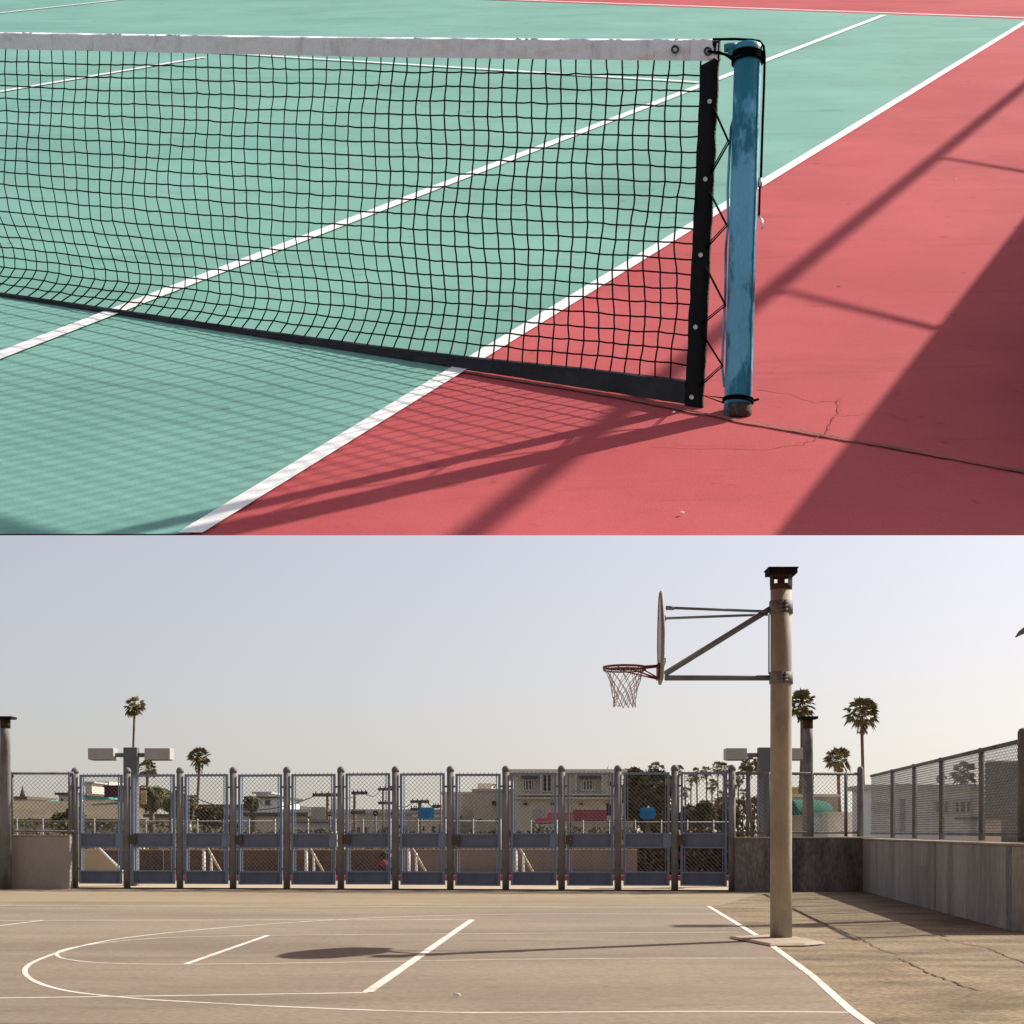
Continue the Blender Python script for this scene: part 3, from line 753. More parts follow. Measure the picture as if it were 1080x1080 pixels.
def make_gate(kind):
    W_ = .93; x0 = (sp - W_) / 2; x1 = x0 + W_
    t = thing('gate', 'gate', 'gate', (0, 0, 0), 'row of blue grey chain link gates', grz)
    zb_, zt = .10, 2.385
    mb = MB(); r = .024
    for x in (x0 + r, x1 - r): mb.box((x - r, -r, zb_), (x + r, r, zt))
    mb.box((x0 + 2 * r, -r, zt - 2 * r), (x1 - 2 * r, r, zt)); mb.box((x0 + 2 * r, -r, zb_), (x1 - 2 * r, r, zb_ + .03))
    mb.box((x0 + 2 * r, -r, 1.135), (x1 - 2 * r, r, 1.165)); mb.box((x0 + 2 * r, -r, .855), (x1 - 2 * r, r, .885))
    mb.box((x0 + 2 * r, -r, .35), (x1 - 2 * r, r, .38))
    for x in (x0 + .085, x1 - .085):
        mb.box((x - .008, -.012, 1.165), (x + .008, .012, zt - .048)); mb.box((x - .008, -.012, .38), (x + .008, .012, .855))
    mb.build('gate_frame', M['gate'], t, local=True)
    for (a, b) in ((.885, 1.135), (.13, .35)):
        mb = MB(); mb.box((x0 + .048, -.004, a), (x1 - .048, .008, b))
        for x in (x0 + .115, x1 - .115): mb.box((x - .012, -.016, a + .002), (x + .012, -.0045, b - .002))
        mb.box((x0 + .14, -.016, b - .022), (x1 - .14, -.0045, b - .002)); mb.box((x0 + .14, -.016, a + .002), (x1 - .14, -.0045, a + .022))
        mb.build('panel', M['gate_panel'], t, local=True)
    mb = MB()
    chain(mb, lambda u, v: V((x0 + .06 + u, 0, 1.165 + v)), W_ - .12, zt - 1.21, .088, .0044, V((0, 1, 0)))
    chain(mb, lambda u, v: V((x0 + .06 + u, 0, .38 + v)), W_ - .12, .475, .088, .0044, V((0, 1, 0)))
    for k in range(10):  # twisted wire ends above the top rail
        x = x0 + .08 + k * (W_ - .16) / 9; mb.tube([(x - .01, 0, zt - .01), (x, 0, zt + .028)], .004, 3, cap=False); mb.tube([(x + .01, 0, zt - .01), (x, 0, zt + .028)], .004, 3, cap=False)
    mb.build('chain_link', M['wire'], t, local=True)
    if kind: 
        mb = MB(); mb.box((x0 - .03, -.07, .93), (x0 + .10, -.026, 1.12)); mb.tube([(x0 + .02, -.07, 1.04), (x0 + .02, -.10, 1.04), (x0 + .10, -.10, 1.03)], .012, 6); mb.build('lock_box', M['dark_roof'], t, local=True)
    else:
        mb = MB(); mb.box((x1 - .13, -.036, .875), (x1 + .035, -.0245, 1.15)); mb.build('strike_plate', M['gate'], t, local=True)
    return t
gA, gB = make_gate(0), make_gate(1)
hold = {1: ' with a small yellow sign', 4: ' with a grey square sign', 6: ' with a blue sign', 8: ' with a pale grey sign', 10: ' with a blue sign near the palms'}
for i in range(12):
    src = gA if i % 2 == 0 else gB
    o = src if i < 2 else copy_tree(src)
    o.location = GA + gd * (sp * i) + V((random.uniform(-.008, .008), random.uniform(-.01, .01), random.uniform(-.008, .012))); o.rotation_euler = (random.uniform(-.004, .004), random.uniform(-.005, .005), grz + random.uniform(-.02, .02))
    side = 'with a flat plate at its right' if i % 2 == 0 else 'with a dark lock box'
    o['label'] = '%s gate from the left, blue grey chain link %s' % (ords[i], side)
def sign(px0, py0, px1, py1, m, label, rad=.05, fr=None):
    xm = (px0 + px1) / 2; u = (xm - 79) / (772 - 79); Y = 32.4 + (30.85 - 32.4) * u
    wd = (px1 - px0) / F * Y; hh = (py1 - py0) / F * Y; c = at(xm, (py0 + py1) / 2, Y) + V((0, .03, 0))
    o_ = []
    for (sx, sz, a0) in ((1, 1, 0), (-1, 1, 90), (-1, -1, 180), (1, -1, 270)):
        for k in range(4):
            a = math.radians(a0 + 30 * k); o_.append((sx * (wd / 2 - rad) + math.cos(a) * rad, sz * (hh / 2 - rad) + math.sin(a) * rad))
    Mx = Matrix.Translation(c) @ Matrix.Rotation(grz, 4, 'Z')
    t = thing('sign', label, 'sign', tuple(c))
    MB().prism([Mx @ V((a, 0, b)) for a, b in o_], (0, .006, 0)).build('sign_plate', m, t)
    if fr: MB().prism([Mx @ V((a * .82, -.004, b * .86)) for a, b in o_], (0, .003, 0)).build('sign_face', fr, t)
sign(148, 834.5, 154.5, 848, M['white'], 'small upright yellow sign with pale border on the second gate', .01, M['yellow_sign'])
sign(328, 851, 343.5, 863, M['grey_sign'], 'plain grey rectangular sign on the fifth gate', .012)
sign(441.5, 851.5, 458, 863.5, M['blue_sign'], 'bright blue sign on the seventh gate by the blocky building', .05)
sign(561, 851, 577.5, 863, M['grey_sign'], 'pale grey rounded sign on the ninth gate', .05)
sign(675, 851.5, 691.5, 863.8, M['blue_sign'], 'bright blue sign on the eleventh gate before dark trees', .07)

# ground sill behind the gates, kerb, ramp walls
struct('sunlit_path', MB().add([(-40, 32.9, .004), (7, 31.0, .004), (7, 37.45, .004), (-40, 37.45, .004)], [(0, 1, 2, 3)]), M['ledge'])
struct('gate_threshold', MB().hexa([GA + V((-.1, -.06, 0)), GB + V((.1, -.06, 0)), GB + V((.1, .06, 0)), GA + V((-.1, .06, 0))], [p + V((0, 0, .03)) for p in (GA + V((-.1, -.06, 0)), GB + V((.1, -.06, 0)), GB + V((.1, .06, 0)), GA + V((-.1, .06, 0)))]), M['dark_roof'])
struct('red_kerb', MB().box((-40, 37.6, -.03), (20, 37.9, .12)), M['red_kerb'])
YW = 38.2
def lowwall(px0, px1, pyt, m, label, Y=YW):
    a = at(px0, pyt, Y); b = at(px1, pyt, Y)
    t = thing('low_wall', label, 'wall', (a.x, Y, 0))
    MB().box((a.x, Y, -.03), (b.x, Y + .2, a.z)).build('wall_body', m, t)
    MB().box((a.x + .002, Y - .02, a.z), (b.x - .002, Y + .22, a.z + .035)).build('coping', M['coping'], t)
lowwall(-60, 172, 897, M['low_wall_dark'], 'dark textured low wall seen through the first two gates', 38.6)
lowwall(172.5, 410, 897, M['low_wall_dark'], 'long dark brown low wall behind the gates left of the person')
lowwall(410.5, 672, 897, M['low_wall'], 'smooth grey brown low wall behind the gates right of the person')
# sunlit ramp flank with its sloping rail
Y = 37.0
rp_ = [at(70, 931, Y), at(129, 931, Y), at(129, 919, Y), at(104, 895.5, Y), at(70, 895.5, Y)]
t = thing('ramp_wall', 'sunlit cream ramp wall with a sloping top behind the first gate', 'wall', tuple(rp_[0]))
MB().prism(rp_, (0, .25, 0)).build('wall_body', M['sun_wall'], t)
MB().tube([at(102, 892, Y - .1), at(131, 921, Y - .1)], .028, 8).build('handrail', M['white'], t)
def ramp_rail(px, label):
    Y = 37.3
    t = thing('stair_rail', label, 'handrail', tuple(g(px, 929)), 'white sloping stair rails')
    base = t['_w']
    MB().tube([at(px, 895, Y), at(px, 931, Y)], .04, 8).build('post', M['white'], t)
    MB().tube([at(px + 8, 900, Y), at(px + 8, 931, Y)], .03, 8).build('post', M['white'], t)
    MB().tube([at(px + 3, 893, Y), at(px + 20, 923, Y)], .03, 8).build('handrail', M['sun_wall'], t)
ramp_rail(215, 'white sloping stair rail behind the third gate')
ramp_rail(323, 'white sloping stair rail behind the fifth gate')
ramp_rail(431, 'white sloping stair rail behind the seventh gate')
ramp_rail(544, 'white stair rail behind the eighth and ninth gates')
# railing above the low wall
def railing(px0, px1, step, pyt, Y, label, m=None):
    a, b = at(px0, pyt, Y), at(px1, pyt, Y); t = thing('railing', label, 'railing', (a.x, Y, 0))
    MB().tube([a, b], .014, 6).build('top_rail', m or M['box'], t)
    x = px0
    mb = MB(); chain(mb, lambda u, v: V((a.x + u, Y, .4 + v)), b.x - a.x, a.z - .4, .16, .003, V((0, 1, 0))); mb.build('chain_link', M['wire'], t)
    while x <= px1 + .1:
        p = at(x, pyt, Y); MB().tube([(p.x, Y, 0), (p.x, Y, p.z + .06)], .02, 8).build('post', m or M['box'], t); x += step
railing(18, 290, 27.2, 866, 41, 'pale chain link railing behind the left gates')
railing(296, 528, 29, 866, 41.3, 'pale chain link railing behind the middle gates')
railing(560, 772, 27.5, 867, 41.6, 'pale chain link railing behind the right gates')

# ---- vents and floodlights
def vent(px, r, pyt, Y, label):
    x = (px - CX) / F * Y; zt = zat(pyt, Y)
    t = thing('vent_pipe', label, 'vent pipe', (x, Y, 0), 'rusty capped vent pipes')
    MB().tube([(x, Y, 0), (x, Y, zt - .5), (x, Y, zt - .22)], [r * 1.25, r, r], 18).build('pipe', M['post_steel'], t)
    MB().tube([(x, Y, zt - .22), (x, Y, zt - .03)], r * 1.02, 18).build('rusty_neck', M['rust'], t)
    MB().box((x - r * 1.75, Y - r * 1.75, zt - .03), (x + r * 1.75, Y + r * 1.75, zt + .02)).build('cap_plate', M['cap'], t)
vent(5.5, .105, 757, 31.9, 'rusty capped grey vent pipe standing at the left edge')
vent(852.2, .10, 757, 31.5, 'rusty capped grey vent pipe standing just behind the hoop pole')
MB
def flood(xc, Y, zt, s, label, arml=.0, w1=.55):
    t = thing('floodlight', label, 'floodlight', (xc, Y, 0), 'twin box floodlights')
    MB().box((xc - .15 * s, Y - .12 * s, 0), (xc + .15 * s, Y + .12 * s, zt + .02)).build('pole', M['lp'], t, bevel=.01)
    for sg in (-1, 1):
        a, b = sorted((xc + sg * .15 * s, xc + sg * .26 * s + sg * arml))
        MB().box((a + (.001), Y - .05, zt - .19 * s), (b - .001, Y + .05, zt - .10 * s)).build('arm', M['lp'], t)
        a, b = sorted((xc + sg * (.26 * s + arml), xc + sg * (.26 * s + arml + w1 * s)))
        h = MB().box((a, Y - .22 * s, zt - .25 * s), (b, Y + .22 * s, zt)).build('lamp_housing', M['box'], t, bevel=.012)
        MB().box((a + .04, Y - .19 * s, zt - .262 * s), (b - .04, Y + .19 * s, zt - .252 * s)).build('lens', M['glass'], h)
Yf = 34.0
flood((138.5 - CX) / F * Yf, Yf, zat(789.5, Yf), 1.0, 'twin box floodlight on a thick pole above the first gates', .08, .56)
flood((806.5 - CX) / F * Yf, Yf, zat(789.5, Yf), 1.0, 'twin box floodlight half hidden by the hoop pole', .16, .46)
flood(8.6, 22.6, 5.6, 1.0, 'twin box floodlight beyond the right hand wall', .08, .56)
# curved street lamp entering at the right edge
Y = 34; p0 = at(1071, 672, Y)
t = thing('street_lamp', 'dark curved street lamp head reaching in at the right edge', 'street lamp', (p0.x + 2.6, Y, 0))
mb = MB(); tipd = [(0, 0, .012), (.10, .09, .05), (.24, .17, .075), (.42, .235, .07), (.6, .26, .045)]
mb.tube([p0 + V((a, 0, b)) for a, b, _ in tipd], [c for _, _, c in tipd], 12); mb.build('lamp_head', M['lp'], t)
MB().tube([p0 + V((.6, 0, .26)), p0 + V((1.5, 0, .2)), p0 + V((2.4, 0, -.1)), p0 + V((2.6, 0, -.6)), V((p0.x + 2.6, Y, 0))], .05, 10).build('pole', M['lp'], t)

# ================================================================= VEGETATION
def fan_palm(px, py, rpx, Y, label, skirt=1.0, bx=None, seed=0, nleaf=52, trunk=.083, grp='fan palms beyond the gates', up=.0, small=False):
    rnd = random.Random(seed * 13 + 5)
    Y = Y * 1.0; c = at(px, py, Y); R_ = rpx / F * Y
    base = V(((((px if bx is None else bx)) - CX) / F * Y, Y, 0))
    t = thing('palm_tree', label, 'palm tree', tuple(base), grp)
    sway = c - V((0, 0, R_ * .35)); pts = []
    for k in range(9):
        u = k / 8; p = base.lerp(sway, u); p.x += math.sin(u * math.pi) * (sway.x - base.x) * .15 + math.sin(u * 5 + seed) * trunk * .3 * u * (1 - u) * 4
        pts.append(p)
    MB().tube(pts, [trunk * (1.35 - .5 * min(1, k / 3)) * (.85 if k > 4 else 1) for k in range(9)], 8).build('trunk', M['bark'], t)
    def leaf(mb, o, d, ln, wide, droop, nb):
        d = d.normalized(); side = d.cross(V((0, 0, 1)))
        side = side.normalized() if side.length > .05 else V((1, 0, 0))
        tw = rnd.uniform(-.7, .7); upv = side.cross(d); side = side * math.cos(tw) + upv * math.sin(tw); upv = side.cross(d)
        st = o; mid = o + d * ln * .52 + V((0, 0, -droop * ln * .10))
        mb.tube([st, mid], [ln * .02, ln * .014], 3, cap=False, sm=False)
        for k in range(nb):
            a = (k / (nb - 1) - .5) * wide
            bd = (d * math.cos(a) + side * math.sin(a)).normalized()
            L_ = ln * .52 * rnd.uniform(.8, 1.1) * (1 - .25 * abs(a) / wide * 2)
            e = side * math.cos(a) * ln * .042 - d * math.sin(a) * ln * .042
            q = mid + bd * L_ * .6 + V((0, 0, -droop * L_ * .12)); tip = mid + bd * L_ + V((0, 0, -droop * L_ * rnd.uniform(.3, .75)))
            mb.add([mid, q - e, tip, q + e], [(0, 1, 2), (0, 2, 3)])
    mb = MB(); nb = 7 if small else 11
    for k in range(nleaf):
        el = math.radians(rnd.uniform(-38, 80)); az = rnd.uniform(0, 2 * math.pi)
        d = V((math.cos(el) * math.cos(az), math.cos(el) * math.sin(az), math.sin(el)))
        leaf(mb, c + V((0, 0, -R_ * .15)), d, R_ * rnd.uniform(.82, 1.05), 2.3, .6 + .5 * max(0, -math.sin(el)), nb)
    mb.build('crown', M['palm'], t)
    mb = MB()
    if skirt > 0:
        for k in range(int(nleaf * .9)):
            u = rnd.random(); az = rnd.uniform(0, 2 * math.pi)
            d = V((math.cos(az) * .55, math.sin(az) * .55, -1)); o = c + V((math.cos(az) * trunk * .8, math.sin(az) * trunk * .8, -R_ * (.15 + u * .75 * skirt)))
            leaf(mb, o, d, R_ * rnd.uniform(.35, .6) * (1.15 - .55 * u), 1.5, .5, 7)
        mb.build('dead_frond_skirt', M['palm_dry'], t)
    return t
fan_palm(142, 742.5, 13.2, 70, 'tall thin palm rising above the left floodlight', .75, bx=135, seed=1, trunk=0.073)
fan_palm(155.5, 808, 12, 62, 'small palm crown just right of the left floodlight pole', .8, bx=153, seed=2, trunk=0.078)
fan_palm(210, 796, 13.8, 66, 'palm with brown skirt above the third gate', 1.4, bx=204, seed=3, trunk=0.083)
fan_palm(846, 739, 19.8, 60, 'tall palm just right of the hoop pole', 1.0, bx=842, seed=4, trunk=0.104, nleaf=56)
fan_palm(909, 748, 21.5, 60, 'tallest palm with a full crown above the right fence corner', 1.1, bx=911, seed=5, trunk=0.088, nleaf=60)
fan_palm(884.5, 797, 16.5, 56, 'squat crowned palm with thick skirt left of the fence corner', 1.15, bx=886, seed=6, trunk=0.088, nleaf=56)
fan_palm(790, 804, 12.1, 72, 'palm between the right floodlight lamp and its pole', 1.4, bx=794, seed=7, trunk=0.073)
fan_palm(1017, 812, 16.5, 75, 'palm behind the right fence above the long pale building', .7, bx=1027, seed=8, trunk=0.078)
fan_palm(993, 820, 6.6, 95, 'little far palm behind the right fence', .5, bx=991, seed=9, trunk=0.062, small=True)
fan_palm(866, 764 + 60, 6, 100, 'small palm top seen beside the vent pipe', .4, seed=29, small=True, trunk=0.052) if False else None
cl_ = [(664.5, 838, 8), (692, 808, 10), (703, 822, 9), (716, 811, 8), (723, 834, 8), (735, 815, 10), (729, 820, 7), (745, 812, 8), (757, 808, 9), (764, 809, 9), (751, 826, 9), (762, 838, 9), (772, 825, 10), (779, 818, 9), (784, 836, 8)]
desc = ['short palm beside the apartment roof', 'tallest palm of the grove above the eleventh gate', 'palm low in the dark trees of the eleventh gate', 'palm right of the eleventh gate post top', 'low palm at the left of the twelfth gate', 'high palm in the left of the twelfth gate',
        'thin palm tucked behind the high palm of the grove', 'thin palm at the middle top of the twelfth gate', 'high palm above the right half of the twelfth gate', 'palm touching the top right of the twelfth gate', 'palm hanging low in the middle of the twelfth gate',
        'lowest palm by the right stile of the twelfth gate', 'palm behind the last gate post', 'palm just right of the last gate post', 'low palm in the fence left of the floodlight pole']
for k, (x, y, r) in enumerate(cl_):
    fan_palm(x, y, r, 95 + (k * 7) % 30, desc[k], 1.2, bx=x + random.uniform(-2, 2), seed=20 + k, trunk=0.068, nleaf=34, grp='grove of far palms', small=True)

def date_palm(px, py, rpx, Y, label, seed):
    rnd = random.Random(seed); c = at(px, py, Y); R_ = rpx / F * Y
    t = thing('date_palm', label, 'palm tree', (c.x, Y, 0), 'bushy feather palms')
    MB().tube([(c.x, Y, 0), (c.x, Y, c.z * .6), (c.x, Y, c.z)], [.11, .09, .1], 10).build('trunk', M['bark'], t)
    mb = MB()
    for k in range(46):
        az = rnd.uniform(0, 6.283); el = math.radians(rnd.uniform(-25, 80)); ln = R_ * rnd.uniform(.85, 1.15)
        h = V((math.cos(az), math.sin(az), 0)); P = [c]; 
        ang = el
        for q in range(9):
            P.append(P[-1] + (h * math.cos(ang) + V((0, 0, math.sin(ang)))) * ln / 9); ang -= .27
        mb.tube(P, [.035] * 9 + [.01], 3, cap=False, sm=False)
        sd_ = h.cross(V((0, 0, 1)))
        for q in range(1, 10):
            for sg in (-1, 1):
                for w_ in (0, .5):
                    p = P[q - 1].lerp(P[q], w_ + .3) if q < 10 else P[q]
                    d = (sd_ * sg * .8 + (P[q] - P[q - 1]).normalized() * .6 + V((0, 0, -.35 + rnd.uniform(-.2, .2)))).normalized()
                    L_ = ln * .24 * (1 - .5 * abs(q / 9 - .45)); e = (P[q] - P[q - 1]).normalized() * .035
                    mb.add([p - e, p + e, p + d * L_], [(0, 1, 2)])
    mb.build('crown', M['leaf'], t)
date_palm(160, 838, 21, 50, 'bushy feather palm behind the left part of the second gate', 1)
date_palm(181, 841, 20, 52, 'bushy feather palm behind the right part of the second gate', 2)
date_palm(197, 845, 15, 55, 'small feather palm between the second and third gates', 3)
date_palm(266, 845, 13, 60, 'small feather palm behind the fourth gate post', 4)
date_palm(104, 858, 8, 47, 'low feather shrub palm behind the first gate', 5) if False else None

def leafy(name, label, px, py, rx, ry, Y, n_, m, cat='tree', size=.16, seed=0, trunk=True, dz=1.0, lob=9, grp=None):
    rnd = random.Random(seed); c = at(px, py, Y); RX_, RZ_ = rx / F * Y, ry / F * Y
    t = thing(name, label, cat, (c.x, Y, 0), grp)
    lobes = []
    for k in range(lob):
        a = rnd.uniform(0, 6.283); b = rnd.uniform(-1, 1); rr_ = rnd.uniform(.3, .75)
        lobes.append((V((math.cos(a) * RX_ * rr_, math.sin(a) * RX_ * rr_ * dz, b * RZ_ * .7)), rnd.uniform(.3, .5)))
    mb = MB()
    for k in range(n_):
        lc, lr = rnd.choice(lobes)
        v = V((rnd.gauss(0, 1), rnd.gauss(0, 1), rnd.gauss(0, 1))).normalized() * (rnd.random() ** .35)
        p = c + lc + V((v.x * RX_ * lr, v.y * RX_ * lr * dz, v.z * RZ_ * lr * 1.1))
        if p.z < .02: continue
        d = V((rnd.gauss(0, 1), rnd.gauss(0, 1), rnd.gauss(0, .7))).normalized(); e = d.cross(V((rnd.gauss(0, 1), rnd.gauss(0, 1), 1))).normalized()
        s_ = size * rnd.uniform(.6, 1.5)
        mb.add([p - d * s_, p + e * s_ * .45, p + d * s_, p - e * s_ * .45], [(0, 1, 2, 3)])
    mb.build('crown' if trunk else 'foliage', m, t)
    mb = MB(); lo_ = c - V((0, 0, RZ_ * .5))
    mb.tube([(c.x, Y, 0), lo_], [.18 if trunk else .05, .12 if trunk else .04], 8)
    for lc, lr in lobes[:6]: mb.tube([lo_ - V((0, 0, .2)), c + lc], [.08, .02], 5)
    mb.build('trunk' if trunk else 'stems', M['bark'], t)
leafy('tree', 'dark bushy tree in front of the brown roofed shed', 72, 864, 15, 13, 46, 3200, M['leaf'], seed=1, size=.11)
leafy('tree', 'big dark tree filling the eleventh gate', 684, 846, 26, 34, 62, 6000, M['leaf'], seed=2, size=.16, lob=14)
leafy('tree', 'dark tree behind the tenth gate edge', 668, 850, 14, 26, 66, 4000, M['leaf'], seed=3, size=.16)
leafy('tree', 'olive tree low in the twelfth gate', 733, 862, 20, 18, 52, 6000, M['leaf2'], seed=4, size=.12, lob=12)
leafy('tree', 'dark tree beside the last gate post', 764, 862, 15, 14, 54, 3500, M['leaf2'], seed=5, size=.12)
leafy('tree', 'brown green tree top behind the third gate', 218, 862, 17, 12, 48, 3500, M['leaf2'], seed=6, size=.11)
leafy('tree', 'dark tree by the third gate post', 196, 858, 9, 16, 47, 2000, M['leaf'], seed=61, size=.11)
leafy('tree', 'small far tree beyond the right end of the dark wall fence', 903, 868, 9, 7, 60, 1400, M['leaf2'], seed=7, size=.12)
leafy('tree', 'small shrub tree left of the fourth gate post', 240, 870, 9, 9, 46, 1500, M['leaf'], seed=8, size=.1)
def hedge(px0, px1, py, Y, h, m, label, name='hedge', seed=0, dens=260, size=.07, dep=1.2, ev=1.6):
    rnd = random.Random(seed); a, b = at(px0, py, Y), at(px1, py, Y); t = thing(name, label, name.split('_')[0], (a.x, Y, 0)); mb = MB()
    n_ = int((b.x - a.x) * dens)
    for k in range(n_):
        x = rnd.uniform(a.x, b.x); top = a.z + .22 * noise.noise(V((x * 1.1, seed, 0))) + .1 * noise.noise(V((x * 4, seed, 0)))
        z = top - (rnd.random() ** ev) * h; y = Y + rnd.uniform(0, dep)
        if z < 0: z = rnd.uniform(0, max(top, .1))
        p = V((x, y, z)); d = V((rnd.gauss(0, 1), rnd.gauss(0, 1), rnd.gauss(0, 1))).normalized(); e = d.cross(V((rnd.random(), rnd.random(), 1))).normalized(); s_ = size * rnd.uniform(.6, 1.5)
        mb.add([p - d * s_, p + e * s_ * .5, p + d * s_, p - e * s_ * .5], [(0, 1, 2, 3)])
    mb.build('foliage', m, t)
    mb = MB()
    x = a.x + .3
    while x < b.x: mb.tube([(x, Y + dep / 2, 0), (x + .1, Y + dep / 2, a.z - .3)], .04, 5); x += .8
    mb.tube([(a.x, Y + dep / 2, a.z * .4), (b.x, Y + dep / 2, a.z * .4)], .03, 5)
    mb.build('stems', M['bark'], t)
hedge(-40, 86, 866, 43, 1.4, M['hedge'], 'olive hedge in front of the brown roofed shed', seed=1)
hedge(86, 205, 868, 43.5, 1.3, M['hedge'], 'hedge behind the first and second gates', seed=2)
hedge(205, 425, 875.5, 43, 1.0, M['hedge'], 'low hedge line behind the middle gates', seed=3)
hedge(425, 560, 878, 42.5, 1.0, M['leaf2'], 'low dry hedge under the blocky building', seed=4)
hedge(560, 668, 872, 43, 1.0, M['hedge'], 'hedge under the red awnings', seed=5)
hedge(668, 790, 880, 40.2, 1.25, M['hill'], 'dry bushes low behind the last two gates', name='bushes', seed=6, ev=1, dens=1500, size=.1)
hedge(756, 834, 842, 75, 3.4, M['hill'], 'tall brown hedge bank left of the hoop pole', name='hedge', seed=7, dens=420, size=.13, dep=2)

# ================================================================= BUILDINGS
def bld(label, px0, px1, pyt, Y, dep, m, wins=(), roof=None, roofh=.25, over=.2, name='building', extra=None, nosill=False, z0=0):
    a, b = at(px0, pyt, Y), at(px1, pyt, Y)
    t = thing(name, label, 'building', (a.x, Y, 0))
    MB().box((a.x, Y, z0), (b.x, Y + dep, a.z)).build('wall', m, t)
    if roof: MB().box((a.x - over, Y - over, a.z), (b.x + over, Y + dep + over, a.z + roofh)).build('roof', roof, t)
    for wv in wins:
        x0, y0, x1, y1 = wv[:4]; p, q = at(x0, y1, Y), at(x1, y0, Y); fm = M['frame']; k = min(.1, (q.x - p.x) * .12); d = .06
        mb = MB()
        mb.box((p.x, Y - d, p.z), (p.x + k, Y - .001, q.z)); mb.box((q.x - k, Y - d, p.z), (q.x, Y - .001, q.z))
        mb.box((p.x + k, Y - d, q.z - k), (q.x - k, Y - .001, q.z)); mb.box((p.x + k, Y - d, p.z), (q.x - k, Y - .001, p.z + k))
        if len(wv) > 4:
            nb = wv[4]
            for i in range(1, nb): 
                x = p.x + (q.x - p.x) * i / nb; mb.box((x - .03, Y - d, p.z + k), (x + .03, Y - .02, q.z - k))
        w_ = mb.build('window', fm, t)
        MB().box((p.x + k, Y - .015, p.z + k), (q.x - k, Y - .002, q.z - k)).build('pane', M['glass'], w_)
    return t, a, b
# left
t, a, b = bld('long low shed with a brown roof behind the left fence', -40, 128, 861, 58, 8, M['tan'], [(92, 864, 96, 874), (101, 864, 105, 874), (108, 864, 112, 874)])
mb = MB(); mb.add([(a.x - .5, 57.3, a.z - .1), (b.x + .6, 57.3, a.z - .1), (b.x - 1.2, 62, a.z + .65), (a.x - .5, 62, a.z + .65), (b.x + .6, 66.7, a.z - .1), (a.x - .5, 66.7, a.z - .1)], [(0, 1, 2, 3), (3, 2, 4, 5), (1, 4, 2), (0, 3, 5), (5, 4, 1, 0)]); mb.build('roof', M['brown_roof'], t)
t, a, b = bld('small building with a bright teal roof far left', 28, 52, 848, 110, 8, M['tan'])
mb = MB(); mb.add([(a.x - .4, 109.5, a.z), (b.x + .6, 109.5, a.z), (b.x - .8, 114, a.z + .35), (a.x + .8, 114, a.z + .35), (b.x + .6, 119, a.z), (a.x - .4, 119, a.z)], [(0, 1, 2, 3), (3, 2, 4, 5), (1, 4, 2), (0, 3, 5), (5, 4, 1, 0)]); mb.build('roof', M['teal'], t)
bld('low brown roofed building at the far left under the spire', -20, 27, 843, 130, 8, M['tan'], roof=M['brown_roof'])
t, a, b = bld('dark slender church spire beyond the left fence', 21, 25, 840, 140, .4, M['dark_roof'], name='spire')
c = (a + b) / 2; MB().tube([(c.x, 140.2, a.z), (c.x, 140.2, zat(835, 140)), (c.x, 140.2, zat(828.5, 140))], [.28, .16, .02], 8).build('steeple', M['dark_roof'], t)
bld('cream box house left of the first gate post', 62, 84, 838.5, 95, 7, M['cream'], [(64, 842, 67, 846), (72, 842, 75, 846)], roof=M['dark_roof'], roofh=.15)
bld('pale stepped building left of the maroon block', 90, 113, 829, 105, 10, M['palegrey'], [(98, 834, 101, 838), (104, 834, 107, 838)], roof=M['cream'], roofh=.3)
bld('small cream tower on the stepped building row', 90, 97, 826, 101, 3, M['cream'], roof=M['palegrey'], roofh=.1)
bld('maroon block with bright red edge behind the first gate', 110, 128, 830, 90, 9, M['maroon'], roof=M['redcloth'], roofh=.1, over=.05)
bld('white annex below the maroon block', 88, 112, 843, 88, 5, M['offwhite'], roof=M['teal'], roofh=.12)
bld('yellow and cream cottage behind the feather palms', 158, 190, 862, 57, 2, M['tan'], [(164, 866, 168, 873), (178, 866, 182, 873)], roof=M['dark_roof'], roofh=.12)
bld('long pale grey warehouse behind the third and fourth gates', 202, 300, 852, 82, 10, M['palegrey'], [(227, 858, 233, 863), (240, 858, 246, 863)], roof=M['dark_roof'], roofh=.18)
t, a, b = bld('white house with a dark window behind the fourth gate', 262, 296, 842, 78, 7, M['offwhite'], [(279, 842.8, 286, 850)], roof=M['dark_roof'], roofh=.1)
bld('white raised block on the roof line of the fourth gate', 270, 283, 837, 88, 4, M['offwhite'], roof=M['palegrey'], roofh=.1)
bld('low tan wing behind the fourth gate', 262, 320, 861, 60, 4, M['tan'], roof=M['dark_roof'], roofh=.15)
t, a, b = bld('long tan building stretching behind the middle gates', 300, 470, 858, 74, 9, M['tan'], [(376, 872, 380.5, 879), (384, 872, 388, 879), (402, 871, 409, 879), (424, 871, 428, 879)], roof=M['palegrey'], roofh=.2)
bld('dark boxy rooftop unit behind the sixth gate post', 349, 358, 842, 76.5, 2, M['palegrey'], z0=0)
bld('grey shed roof low behind the fifth gate', 310, 355, 868, 55, 4, M['palegrey'], roof=M['dark_roof'], roofh=.12)
bld('small sunlit house under the first blue sign', 440, 470, 862, 66, 5, M['cream'], [(444, 871, 448, 877), (455, 871, 459, 877), (463, 870, 466, 880)], roof=M['cream'], roofh=.12)
bld('stepped left wing of the blocky tan building', 467, 502, 838, 68, 9, M['tan'], [(484, 860, 487, 864)], roof=M['tan'], roofh=.12, over=.08)
t, a, b = bld('tall blocky tan building behind the eighth gate', 499, 546, 834.5, 66, 10, M['tan'], [(518, 844, 524, 850.5), (503, 863, 509, 867), (522, 862, 529, 869)], roof=M['tan'], roofh=.1, over=.06)
